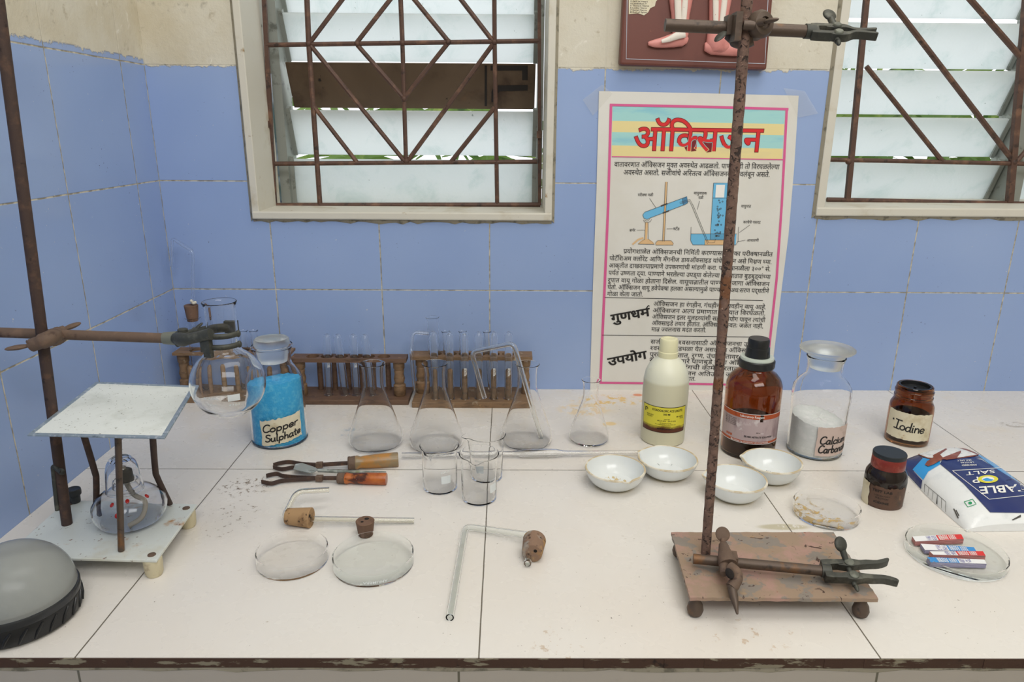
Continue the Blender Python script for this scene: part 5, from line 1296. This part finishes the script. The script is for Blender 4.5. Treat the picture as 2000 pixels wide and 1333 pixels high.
# tripod with ceramic gauze, spirit lamp, stopper
ZG = .1765
tp = V((-.4815, -.545, ZB)); t = thing('tripod', tp, 'dark iron tripod standing on the white base plate under the ceramic gauze', 'tripod')
f1, f2, f3 = at(188, 1009, ZB), at(237, 1077, ZB), at(332, 986, ZB)
tops = [at(158, 832, ZG - .0045), at(230.5, 850, ZG - .0045), at(297, 836, ZG - .0045)]
m1 = aty(188, 940, f1.y + (tops[0].y - f1.y) * .35); m3 = aty(308, 935, f3.y + (tops[2].y - f3.y) * .3)
for pts in ([f1 + V((0, 0, .001)), m1, aty(184, 918, f1.y + (tops[0].y - f1.y) * .5), tops[0]], [f2 + V((0, 0, .001)), f2.lerp(tops[1], .35), f2.lerp(tops[1], .7), tops[1]], [f3 + V((0, 0, .001)), m3, aty(303, 915, f3.y + (tops[2].y - f3.y) * .45), tops[2]]):
    part('leg', MB().tube(catmull(pts, 8), .0036, 14), M['rust_dark'] if pts[0].y > -.6 else M['brown_metal'], t)
b = MB(); b.tube([tops[0], tops[1], tops[2], tops[0]], .0034, 10); part('ring', b, M['rust_dark'], t)
gq = [at(*p, ZG) for p in ((188, 747), (383, 755), (322, 857), (53, 851))]
gc = sum(gq, V()) / 4
t = thing('wire_gauze', V((gc.x, gc.y, ZG - .001)), 'speckled white ceramic gauze square with metal edge on the tripod', 'gauze')
ins = [gc + (p - gc) * .935 for p in gq]
vs = [V((p.x, p.y, z)) for z in (ZG - .0008, ZG + .0004) for p in ins]; part('ceramic_sheet', MB().add(vs, [(3, 2, 1, 0)[::-1], (4, 5, 6, 7)[::-1]] + [(i, 4 + i, 4 + (i + 1) % 4, (i + 1) % 4) for i in range(4)]), M['gauze'], t, False)
b = MB(); ou = gq; inn = [gc + (p - gc) * .93 for p in gq]
for z0_, z1_ in ((ZG - .0011, ZG + .0009),):
    vs = [V((p.x, p.y, z0_)) for p in ou] + [V((p.x, p.y, z0_)) for p in inn] + [V((p.x, p.y, z1_)) for p in ou] + [V((p.x, p.y, z1_)) for p in inn]; fs = []
    for i in range(4):
        j = (i + 1) % 4; fs += [(8 + i, 12 + i, 12 + j, 8 + j), (i, j, 4 + j, 4 + i), (i, 8 + i, 8 + j, j), (4 + i, 4 + j, 12 + j, 12 + i)]
    b.add(vs, fs)
part('metal_edge', b, M['zinc'], t, False, bevel=.0004)

lb_ = at(258, 1020, ZB + .0003); t = thing('spirit_lamp', lb_, 'glass spirit lamp with bell shaped glass cap under the gauze', 'spirit lamp')
s_ = scl(lb_); R = 67 / s_
o = [(R * .60, 0), (R * .70, .0008), (R * .86, .006), (R * .97, .014), (R, .021), (R * .97, .028), (R * .86, .0355), (R * .66, .0425), (R * .48, .047), (R * .36, .050), (R * .33, .058)]
part('lamp_body', MB().lathe(vessel(o, .0020, .003), lb_, 56), glass('faint_lilac_glass', (.965, .97, .985, 1), 0, 1.36), t)
capb = lb_ + V((-.002, 0, .0445)); Rc = 33.5 / s_
o = [(Rc * 1.0, 0), (Rc * .985, .004), (Rc * .93, .016), (Rc * .86, .028), (Rc * .76, .036), (Rc * .60, .0415), (Rc * .45, .0435)]
full = o + [(Rc * .40, .0420), (0, .0405)]
ii = [(Rc * .28, .0390), (Rc * .5, .0385), (Rc * .66, .0345), (Rc * .78, .027), (Rc * .85, .016), (Rc * .91, .004), (Rc * .93, 0)]
part('glass_cap', MB().lathe(full + [(0, .0388)] + ii + [(Rc * 1.0, 0)], capb, 48), glass('thick_cap_glass', (.97, .975, .985, 1), 0, 1.4), t)
part('wick_holder', MB().lathe([(0, .056), (.0095, .056), (.0100, .060), (.0095, .062), (.0088, .0715), (.0060, .0735), (0, .0735)], lb_, 28), plain('sooty_metal', '#2E2D2B', .6, .2, layers=[('#4A4844', 60, .5, .7)]), t)
part('wick', MB().tube(catmull([lb_ + V((0, 0, .076)), lb_ + V((.001, 0, .055)), lb_ + V((.010, -.004, .040)), lb_ + V((.022, -.004, .030)), lb_ + V((.020, -.012, .014)), lb_ + V((.006, -.018, .0055))], 6), .0030, 10), plain('grey_cotton_wick', '#A09A90', .9), t)
dots = plain('red_enamel', '#A81E1A', .25); rfl = rf_of([(R * .86, .006), (R * .97, .014), (R, .021), (R * .97, .028), (R * .86, .0355), (R * .66, .0425)])
fa = facing(lb_)
for da, z in ((-.62, .0405), (-.05, .0425), (.72, .041), (-.38, .031)):
    z -= 0; a = fa + da; rz = rfl(z); nrm = V((math.cos(a), math.sin(a), 1.2 if z > .036 else .5)).normalized(); tan = V((-math.sin(a), math.cos(a), 0)); up_ = nrm.cross(tan)
    c_ = lb_ + V((rz * math.cos(a), rz * math.sin(a), z)); part('red_dot', MB().ell(c_, [tan * .0023, up_ * .003, nrm * .0006], 12, 6), dots, t)
sb = at(147, 981, ZB + .0003)
whole('rubber_stopper', MB().lathe([(0, 0), (.0062, 0), (.0066, .0015), (.0070, .0095), (.0088, .0110), (.0092, .0150), (.0088, .0185), (.0078, .0192), (.0072, .0188), (0, .0189)], sb, 32), M['black_rubber'], sb, 'small black stopper standing behind the rod on the white base plate', 'stopper')

# ================================================================ DOME LAMP
dc = V((-.5295, -.6930, 0)); t = thing('emergency_lamp', dc, 'round battery lamp with frosted grey dome and black base at the front left', 'lamp')
RB = .0565; b = MB(); n = 96; prof = [(.052, .0005), (RB, .004), (RB * 1.01, .012), (RB * 1.005, .0215)]
b.lathe([(0, .0005)] + prof + [(RB * .995, .0225), (0, .0225)], dc, n)
part('base', b, M['black_plastic'], t)
for k in range(26):
    a = -PI + k * 2 * PI / 26; p = V((math.cos(a) * (RB + .0008), math.sin(a) * (RB + .0008), .0120)); q = V((math.cos(a + .10) * (RB + .0008), math.sin(a + .10) * (RB + .0008), .0195)); z = V((math.cos(a - .06) * (RB + .0004), math.sin(a - .06) * (RB + .0004), .0045))
    part('grip_rib', MB().tube([dc + z, dc + p, dc + q], [.0009, .0018, .0012], 8), M['black_plastic'], t)
part('collar', MB().lathe([(RB * .985, .0215), (RB * 1.015, .0225), (RB * 1.02, .0285), (RB * 1.0, .0305), (RB * .97, .0308), (RB * .9, .0300)], dc, n), plain('satin_black_ring', '#2B2D30', .25), t)
hd = rise(dc, 1070); H = hd - .030
dm = NT('frosted_dome'); dm.set(lin('#C2C5C2'), .22, 0, .8); dm.b.inputs['Transmission Weight'].default_value = .55; dm.b.inputs['IOR'].default_value = 1.2
part('dome', MB().lathe([(RB * .985 * math.cos(a) ** .92 if a < PI / 2 - .01 else 0, .0295 + H * math.sin(a) ** 1.0) for a in [PI / 2 * i / 24 for i in range(25)]], dc, n), dm.m, t)
part('light_board', MB().lathe([(0, .031), (RB * .85, .031), (RB * .85, .0325), (0, .0325)], dc, 48), plain('pale_grey_plate', '#A7AAA6', .6), t)

# ================================================================ RIGHT RETORT STAND
ZP = .028; pc = [(.1746, -.6976), (.3718, -.6990), (.3811, -.5699), (.1825, -.5708)]
ctr = V((.277, -.634, 0)); t = thing('retort_stand', ctr, 'retort stand with flaking pink base plate and pitted rusty rod', 'stand')
b = MB(); N = 26; ring = []
for (xa, ya), (xb, yb_) in zip(pc, pc[1:] + pc[:1]):
    for i in range(N): f = i / N; j = random.uniform(-.0006, .0006); ring.append((xa + (xb - xa) * f + j, ya + (yb_ - ya) * f + j))
part('base_plate', MB().prism(ring, ZP - .004, ZP), M['pink'], t, False)
for x, y in ((.1835, -.6890), (.3600, -.6905), (.3690, -.5800), (.1920, -.5800)):
    part('ball_foot', MB().lathe([(0, .0003), (.004, .0006), (.0075, .003), (.0088, .008), (.0075, .014), (.005, .018), (.005, ZP - .004), (0, ZP - .004)], (x, y, 0), 24), M['brown_metal'], t)
R0 = at(1378, 1082, ZP); R1 = aty(1459, 0, R0.y); rd = (R1 - R0).normalized(); rz = lambda z: R0 + rd * ((z - R0.z) / rd.z)
rod = MB(); P = [R0 + rd * (.006 * i) for i in range(130)]; rod.tube(P, [.0053 + random.uniform(-.00025, .00025) for _ in P], 16); part('rod', rod, M['pitted'], t)
ry = R0.y
tA, tB = aty(1299, 49, ry + .0125), aty(1580, 61.5, ry + .0125)
part('clamp_rod', MB().tube([tA, tB], .0058, 18), M['brown_metal'], t)
bm_ = M['brown_metal']
b = MB(); c_ = aty(1440, 54, ry + .006)
b.box(aty(1426, 50, ry + .010), (.009, .014, .017)); b.box(aty(1438, 53, ry - .001), (.0060, .016, .025)); b.tube(catmull([aty(1424, 66, ry + .013), aty(1436, 76, ry + .010), aty(1452, 80, ry + .006), aty(1468, 74, ry + .004)], 5), [.006] * 5 + [.0075] * 11, 12)
b.lathe([(0, -.006), (.0105, -.006), (.0125, -.002), (.0125, .003), (.0100, .007), (.0055, .008), (.005, .005), (0, .005)], aty(1484, 48, ry - .004), 28, axes((.35, -1, .1)))
b.tube([aty(1452, 49, ry - .008), aty(1474, 50, ry - .010)], .0045, 12); b.tube([aty(1470, 58, ry), aty(1478, 68, ry + .010)], .006, 12)
bs = part('boss_head', b, bm_, t)
w = MB(); w.tube([aty(1478, 46, ry - .010), aty(1494, 42, ry - .016)], [.0042, .0034], 12); tongue(w, aty(1492, 43, ry - .015), aty(1521, 37, ry - .024), .0036, .0022); part('wing_screw', w, bm_, bs)
w = MB(); tongue(w, aty(1414, 63, ry + .004), aty(1398, 81, ry - .004), .0048, .0020); part('wing_screw', w, M['dark_metal'], bs)
def clamp_jaws(parent, o, xd, yd, zd, open_, mat, k=1.0, thumb=(0.2, 1, .5), tip=True):
    """three-dimensional clamp head: socket at o, pointing along xd; zd is the bolt direction"""
    m = Matrix((xd, yd, zd)).transposed()
    f = lambda p: o + m @ (V(p) * k)
    def plate(pts, z0, z1):
        b = MB(); n = len(pts); b.add([f((x, y, z0)) for x, y in pts] + [f((x, y, z1)) for x, y in pts], [tuple(range(n - 1, -1, -1)), tuple(range(n, 2 * n))] + [(i, (i + 1) % n, n + (i + 1) % n, n + i) for i in range(n)]); return b
    s = MB(); s.add(plate([(-.003, -.0115), (.004, -.0125), (.020, -.0125), (.020, -.0065), (.006, -.0055), (.006, .0055), (.020, .0065), (.020, .0125), (.004, .0125), (-.003, .0115)], -.0055, .0055).v, plate([(0, 0)] * 10, 0, 1).f)
    part('socket', s, mat, parent, False, bevel=.0006)
    for sg in (1, -1):
        pts = [(.014, .0065), (.020, .0045), (.028, .0035), (.036, .0055), (.048, .0040 + open_), (.060, .0050 + open_), (.070, .0085 + open_ * 1.2), (.070, .0125 + open_ * 1.2), (.058, .0098 + open_), (.046, .0100 + open_), (.038, .0125), (.028, .0145), (.018, .0125)]
        P = catmull([V((x, y, 0)) for x, y in pts], 3, True); pts = [(p.x, sg * p.y) for p in P]
        if sg < 0: pts = pts[::-1]
        part('jaw', plate(pts, -.0048, .0048), mat, parent, False, bevel=.0005)
        bb = MB(); bb.lathe([(.0052 * k, 0), (.0050 * k, .0012), (.004 * k, .0020), (0, .0022)], f((.027, sg * .0085, .0047)), 20, m); part('pivot_bolt', bb, greym, parent)
    b = MB(); td = (m @ V(thumb)).normalized(); e = f((.026, .008, 0))
    b.tube([f((.026, -.018, -.002)) if tip else e, e, e + td * .017 * k], [.0026, .0030, .0034], 12)
    if tip: b.ell(f((.027, -.0195, -.002)), [m @ V((.0024, 0, 0)), m @ V((0, .006, 0)), m @ V((0, 0, .0024))], 12, 8)
    part('wing_screw', b, M['dark_metal'], parent); w = MB()
    side = td.cross(V((0, 1, 0))).normalized(); up_ = V((0, 0, 1)) - td * td.z; up_ = up_.normalized() if up_.length > .05 else V((0, 1, 0)); nn = td.cross(up_).normalized()
    w.ell(e + td * .0235 * k, [td * .0085 * k, nn * .0085 * k, up_ * .0034 * k], 20, 12); part('thumb_wing', w, M['dark_metal'], parent)
ch = part('clamp', MB().tube([aty(1572, 61, ry + .0125), aty(1590, 62, ry + .0125)], .0068, 16), M['dark_metal'], t)
xd = (aty(1686, 66, ry + .004) - aty(1586, 62, ry + .0125)).normalized(); zd = V((.12, -.55, .83)); zd = (zd - xd * zd.dot(xd)).normalized(); yd = zd.cross(xd)
jo = aty(1588, 62, ry + .0125)
clamp_jaws(ch, jo, xd, yd, zd, -.0040, M['dark_metal'], .80, (-.30, .95, .35))

# loose clamp lying on the right base plate
zr_ = ZP + .0125
lA, lB = at(1354, 1092, zr_), at(1612, 1116, zr_ + .001)
t = thing('retort_clamp', V((lA.x + .07, lA.y, ZP)), 'loose rusty clamp with its boss head lying on the pink base plate', 'clamp')
part('clamp_rod', MB().tube([lA, lB], .0056, 20), M['brown_metal'], t)
b = MB(); zc_ = zr_ + .004
k1, k2, k3, k4, k5 = [at(x, y, z) for x, y, z in ((1413, 1066, .050), (1417, 1085, .050), (1422, 1104, .046), (1432, 1128, .044), (1431, 1146, .040))]
b.tube(catmull([k1, k2, k3], 5), [.0052, .0056, .006, .0066, .0074, .008, .0088, .0094, .0098, .010, .010], 16)
b.box(at(1423, 1100, .041), (.0170, .015, .022), Matrix.Rotation(-.18, 3, 'Z'))
hookm = MB().tube(catmull([at(1425, 1108, .048), at(1437, 1118, .047), at(1440, 1132, .045), at(1433, 1143, .042), at(1428, 1149, .040)], 5), [.0060] * 8 + [.0056] * 6 + [.0064] * 7, 14)
b.add(hookm.v, hookm.f); b.tube([at(1414, 1102, .046), at(1413, 1122, .044)], [.0055, .0035], 12)
bs = part('boss_head', b, M['rust_clamp'], t)
hb = MB(); hb.ell(at(1425, 1121, .0505), [(.0042, -.001, 0), (.001, .0085, 0), (0, 0, .0035)], 14, 8); part('throat', hb, M['hole'], bs, label='dark lump painted as shade in the throat of the boss head')  # solid dark ellipsoid, shade of the opening put into its colour
sl = MB(); sl.ell(at(1418.5, 1077, .0555), [(.0021, 0, 0), (0, .0055, .001), (0, 0, .001)], 12, 8); part('slot_shade', sl, M['hole'], bs)  # small dark ellipsoid painting the shade of a slot, nothing is cut
w = MB(); w.tube([at(1413, 1066, .050), at(1412, 1055, .052)], .0030, 12); dcn = at(1411.5, 1044, .055); w.ell(dcn, [(.0082, 0, .0005), (0, .0060, .0062), (0, -.0012, .0012)], 24, 12); part('wing_screw', w, M['rust_clamp'], bs)
w = MB(); w.tube([at(1429, 1146, .041), at(1433, 1166, .036), at(1437, 1182, .031), at(1440, 1200, .027)], [.0050, .0046, .0030, .0012], 14); part('wing_screw', w, M['brown_metal'], bs)
jaws = part('clamp_head', MB().tube([at(1604, 1115, zr_ + .001), at(1622, 1117, zr_ + .001)], .0072, 16), M['dark_metal'], t)
xd = (at(1724, 1116, zr_ + .003) - at(1608, 1114, zr_)).normalized(); zd = V((-.06, -.28, 1)); zd = (zd - xd * zd.dot(xd)).normalized(); yd = zd.cross(xd)
clamp_jaws(jaws, at(1612, 1116, zr_ + .001), xd, yd, zd, .0030, M['dark_metal'], .98, (-.25, .75, .75))

# ================================================================ SALT PACKET
pA, pB, pC = at(1758, 897, .012), at(1899, 872, .014), at(1890, 1029, .008)
pD = at(2085, 1024, .010); pA.z = pB.z = pC.z = pD.z = 0; e1, e2 = pB - pA, pC - pA; e3 = pD - pC - e1
def hgt(u, v):
    u = min(max(u, 0), 1); v = min(max(v, 0), 1)
    return .0015 + .037 * (max(math.sin(PI * u), 0) ** .5) * (max(math.sin(PI * min(1, v * .96 + .03)), 0) ** .38) + .0012 * math.sin(9 * u + 5 * v) * math.sin(PI * u) * math.sin(PI * v) + .0006 * math.sin(31 * u - 17 * v) * math.sin(PI * u) * math.sin(PI * v)
def uvp(u, v, off=0.0):
    # sides bulge out a little, corners stay pinched
    bu = 1 + .07 * math.sin(PI * min(max(v, 0), 1)); uu = .5 + (u - .5) * bu
    p = pA + e1 * uu + e2 * v + e3 * (uu * v); return V((p.x, p.y, hgt(u, v) + off))
pk = thing('salt_packet', pA + e1 * .5 + e2 * .5, 'plastic packet of table salt printed navy and blue, lying at the right edge', 'packet')
film = plain('glossy_white_film', '#EEF1F2', .22, layers=[('#E2E6E8', 40, .5, .7)], bump=(70, .25, .002))
b = MB(); NU, NV = 36, 60
for j in range(NV + 1):
    for i in range(NU + 1): b.v.append(uvp(i / NU, j / NV))
for j in range(NV):
    for i in range(NU): a = j * (NU + 1) + i; b.f.append((a, a + NU + 1, a + NU + 2, a + 1))
o0 = len(b.v); per = [i for i in range(NU + 1)] + [j * (NU + 1) + NU for j in range(1, NV + 1)] + [NV * (NU + 1) + i for i in range(NU - 1, -1, -1)] + [j * (NU + 1) for j in range(NV - 1, 0, -1)]
b.v += [V((b.v[i].x, b.v[i].y, .0004)) for i in per]
for k in range(len(per)): k2 = (k + 1) % len(per); b.f.append((per[k], per[k2], o0 + k2, o0 + k))
b.f.append(tuple(range(o0, len(b.v))))
part('bag', b, film, pk)
def onpack(px, py, off=.0005):
    z = .03; u = v = .5
    for _ in range(16):
        P = at(px, py, z); q = uvp(u, v); h = .01
        du, dv = (uvp(u + h, v) - q) / h, (uvp(u, v + h) - q) / h; d = P - q
        det = du.x * dv.y - du.y * dv.x
        u = min(max(u + (d.x * dv.y - d.y * dv.x) / det, -.3), 1.3); v = min(max(v + (du.x * d.y - du.y * d.x) / det, -.3), 1.3)
        z = .4 * z + .6 * (hgt(u, v) + off)
    return uvp(min(max(u, 0), 1), min(max(v, 0), 1), off)
def fill2d(pts, step):
    bm = bmesh.new(); f = bm.faces.new([bm.verts.new((x, y, 0)) for x, y in pts]); bmesh.ops.triangulate(bm, faces=[f])
    for _ in range(5):
        es = [e for e in bm.edges if e.calc_length() > step]
        if not es: break
        bmesh.ops.subdivide_edges(bm, edges=es, cuts=1); bmesh.ops.triangulate(bm, faces=bm.faces[:])
    bm.verts.index_update(); r = ([(v.co.x, v.co.y) for v in bm.verts], [tuple(v.index for v in q.verts) for q in bm.faces]); bm.free(); return r
def K(x, y): return (1660 + x * .255, 720 + y * .255)
def patch(name, pts, mat, off, label=None, step=3):
    g = fill2d([K(*p) for p in pts], step); q = MB(); q.add([onpack(x, y, off) for x, y in g[0]], g[1]); return part(name, q, mat, pk, True, label)
navy = plain('navy_film', '#26346E', .22, bump=(70, .2, .002)); sky = plain('bright_blue_film', '#2FA0E8', .22, bump=(70, .2, .002)); brown = plain('printed_wood_brown', '#8A4A36', .4, layers=[('#A8654C', 40, .5, .7)]); saltw = plain('printed_salt', '#EDEFF0', .5, layers=[('#CFD4D8', 150, .5, .65)])
patch('navy_panel', [(690, 730), (720, 680), (960, 690), (1010, 700), (1500, 1000), (1520, 1110), (1075, 1103), (870, 880)], navy, .0010)
patch('navy_corner', [(385, 620), (480, 600), (520, 640), (560, 690), (490, 790), (555, 860), (540, 912), (410, 800)], navy, .0003)
patch('blue_panel', [(560, 685), (690, 700), (690, 735), (600, 790), (560, 855), (480, 775)], sky, .0007)
patch('blue_panel', [(900, 596), (1010, 640), (1150, 735), (1333, 880), (1500, 1010), (1460, 1010), (1200, 800), (1010, 690)], sky, .0007)
patch('navy_corner', [(520, 600), (880, 592), (1010, 690), (700, 690), (560, 690)], navy, .0005)
patch('printed_bowl', [(482, 612), (620, 594), (800, 594), (900, 615), (990, 660), (960, 672), (840, 690), (690, 700), (590, 690), (510, 655)], brown, .0013)
patch('printed_salt', [(512, 625), (640, 600), (800, 600), (890, 628), (975, 660), (840, 682), (700, 690), (600, 684), (535, 660)], saltw, .0017)
patch('printed_scoop', [(635, 665), (735, 612), (745, 618), (690, 660), (720, 690), (640, 735), (600, 750), (574, 738), (590, 712), (640, 680)], brown, .0021)
patch('printed_scoop', [(690, 690), (800, 678), (848, 630), (852, 640), (815, 690), (740, 700)], brown, .0021)
def pline_pack(mb, pts, w, off, closed=False):
    P = [V(K(*p)) for p in pts]; Q = []
    if closed: P.append(P[0])
    for a, c in zip(P, P[1:]):
        k = max(1, int((c - a).length / 4)); Q += [a.lerp(c, i / k) for i in range(k)]
    Q.append(P[-1]); vs = []
    for i, p in enumerate(Q):
        t_ = (Q[min(i + 1, len(Q) - 1)] - Q[max(i - 1, 0)]).normalized(); n_ = V((-t_.y, t_.x)) * w / 2; vs += [onpack(*(p + n_), off), onpack(*(p - n_), off)]
    return mb.add(vs, [(2 * i, 2 * i + 1, 2 * i + 3, 2 * i + 2) for i in range(len(Q) - 1)])
q = MB(); pline_pack(q, [(785, 783), (1190, 760), (1470, 960), (1068, 1003)], 1.0, .0015, True); part('white_border', q, M['white_ink'], pk)
def text_pack(mb, s, start, end, h, off=.0016, bold=.01):
    A, B_ = V(K(*start)), V(K(*end)); gv, gf = text_mesh(s, bold); x1 = max(x for x, y in gv); d = (B_ - A) / x1; n_ = V((-.28, .255 * h / 26.0)) if False else V((.30, 1.0)).normalized() * h * .255 / .69
    return mb.add([onpack(*(A + d * x + n_ * y), off) for x, y in gv], gf)
for w_, a_, e_, h_, bo in (('SALT', (1108, 776), (884, 794), 26, .01), ('TABLE', (1352, 884), (988, 908), 56, .02), ('T', (1290, 812), (1190, 820), 42, .01), ('P', (990, 830), (930, 836), 46, .01), ('IODISED', (970, 733), (855, 737), 12, .01), ('CRYSTAL', (950, 714), (845, 718), 11, .01), ('SEA SALT', (930, 698), (820, 702), 10, .01)):
    part('printed_word', text_pack(MB(), w_, a_, e_, h_, bold=bo), M['white_ink'], pk)
def ring_pts(cx, cy_, rx, ry_, n=22): return [(cx + rx * math.cos(2 * PI * i / n), cy_ + ry_ * math.sin(2 * PI * i / n)) for i in range(n)]
patch('yellow_badge', ring_pts(1058, 848, 78, 30), plain('yellow_print', '#E4DC3E', .4), .0018, step=4); patch('badge_face', ring_pts(1058, 848, 48, 19), M['white_ink'], .0022, step=3); patch('badge_wave', [(1015, 850), (1050, 838), (1070, 846), (1100, 852), (1085, 862), (1040, 862)], sky, .0026)
gr_ = plain('green_print', '#1E9A62', .4); q = MB(); pline_pack(q, [(875, 1022), (940, 1002), (968, 1040), (903, 1062)], 1.2, .0007, True); part('green_square', q, gr_, pk); patch('green_dot', ring_pts(921, 1031, 15, 11, 14), gr_, .0007)
q = MB(); pline_pack(q, [(572, 885), (735, 1022), (733, 1065), (570, 915)], .7, .0007, True)
for f in (.2, .4, .6, .8): pline_pack(q, [(572 + 163 * f, 885 + 137 * f), (571 + 163 * f, 915 + 150 * f)], .6, .0007)
pline_pack(q, [(795, 1075), (830, 1150)], 2.2, .0007); pline_pack(q, [(812, 1085), (835, 1130)], 2.0, .0007)
part('small_print', q, M['grey_ink'], pk)
patch('date_stamp', [(1240, 1160), (1310, 1120), (1310, 1140), (1250, 1165)], M['grey_ink'], .0008)

# ================================================================ TEST PAPER BOOKLETS
def J(x, y): return (1520 + x * .24, 930 + y * .24)
papw = plain('white_cover', '#F2F3F4', .5); redc = plain('red_cover', '#DE3230', .5); bluec = plain('blue_cover', '#3C93DA', .5); lilac = plain('lilac_leaves', '#A9A6BE', .7, layers=[('#7E7A98', 900, .48, .55, (.05, .05, 3))]); pinkl = plain('pink_leaves', '#C88A86', .7, layers=[('#94605E', 900, .48, .55, (.05, .05, 3))])
def booklet(corners, z0, z1, cov, leaves, flip, label, zs=None):
    """corners: four pixels of the top cover, back-left, back-right, front-right, front-left"""
    c = [at(*J(*p), z1) for p in corners]; base = sum(c, V()) / 4; base.z = z0
    t = thing('test_paper_booklet', base, label, 'booklet', 'test paper booklets in the wide glass dish')
    vs = [V((p.x, p.y, z0)) for p in c] + [V((p.x, p.y, z1 - .0003)) for p in c]
    part('leaves', MB().add(vs, [(0, 1, 2, 3), (7, 6, 5, 4)] + [(i, 4 + i, 4 + (i + 1) % 4, (i + 1) % 4) for i in range(4)]), leaves, t, False)
    B = lambda u, v, dz=0: (c[0] * (1 - u) + c[1] * u) * (1 - v) + (c[3] * (1 - u) + c[2] * u) * v + V((0, 0, dz))
    def rect(u0, u1, dz): return MB().add([B(u0, 0, dz), B(u1, 0, dz), B(u1, 1, dz), B(u0, 1, dz)], [(0, 3, 2, 1)])
    ku = (lambda u: 1 - u) if flip else (lambda u: u)
    cv = part('cover', rect(0, 1, 0), papw, t, False); part('coloured_end', rect(min(ku(.48), ku(1)), max(ku(.48), ku(1)), .0002), cov, t, False)
    q = MB()
    for k in range(3):
        gv, gf = text_mesh('TEST PAPER', .02); x1 = max(x for x, y in gv)
        q.add([B((ku(.86) - .36 * x / x1 * (1 if not flip else -1)) if not flip else (.14 + .36 * (1 - x / x1)), .10 + .29 * k + .26 * y / .69, .0004) for x, y in gv], gf)
    part('white_text', q, M['white_ink'], cv)
    q = MB()
    for k in range(4):
        for h in (0, 1): u0 = .26 + .11 * h; q.add([B(ku(u0), .12 + .22 * k, .0003), B(ku(u0 + .09), .12 + .22 * k, .0003), B(ku(u0 + .09), .25 + .22 * k, .0003), B(ku(u0), .25 + .22 * k, .0003)], [(0, 1, 2, 3)])
    part('small_print', q, plain('violet_print', '#6E68A8', .5, layers=[('#EDEDF2', 700, .48, .55)]), cv)
    return t
zd0 = .0023
booklet([(1090, 492), (1488, 476), (1510, 516), (1118, 534)], zd0, .0085, redc, pinkl, False, 'red and white test paper booklet, rearmost of the four in the dish')
booklet([(1158, 552), (1592, 582), (1612, 616), (1195, 604)], zd0, .0075, bluec, lilac, False, 'blue and white booklet lying partly behind the middle red one')
booklet([(1232, 614), (1664, 614), (1688, 652), (1262, 642)], zd0, .0095, redc, pinkl, False, 'red and white test paper booklet in the middle of the dish')
booklet([(1212, 662), (1678, 682), (1696, 716), (1242, 704)], zd0, .0085, bluec, lilac, True, 'blue and white booklet with its blue end at the left, frontmost in the dish')
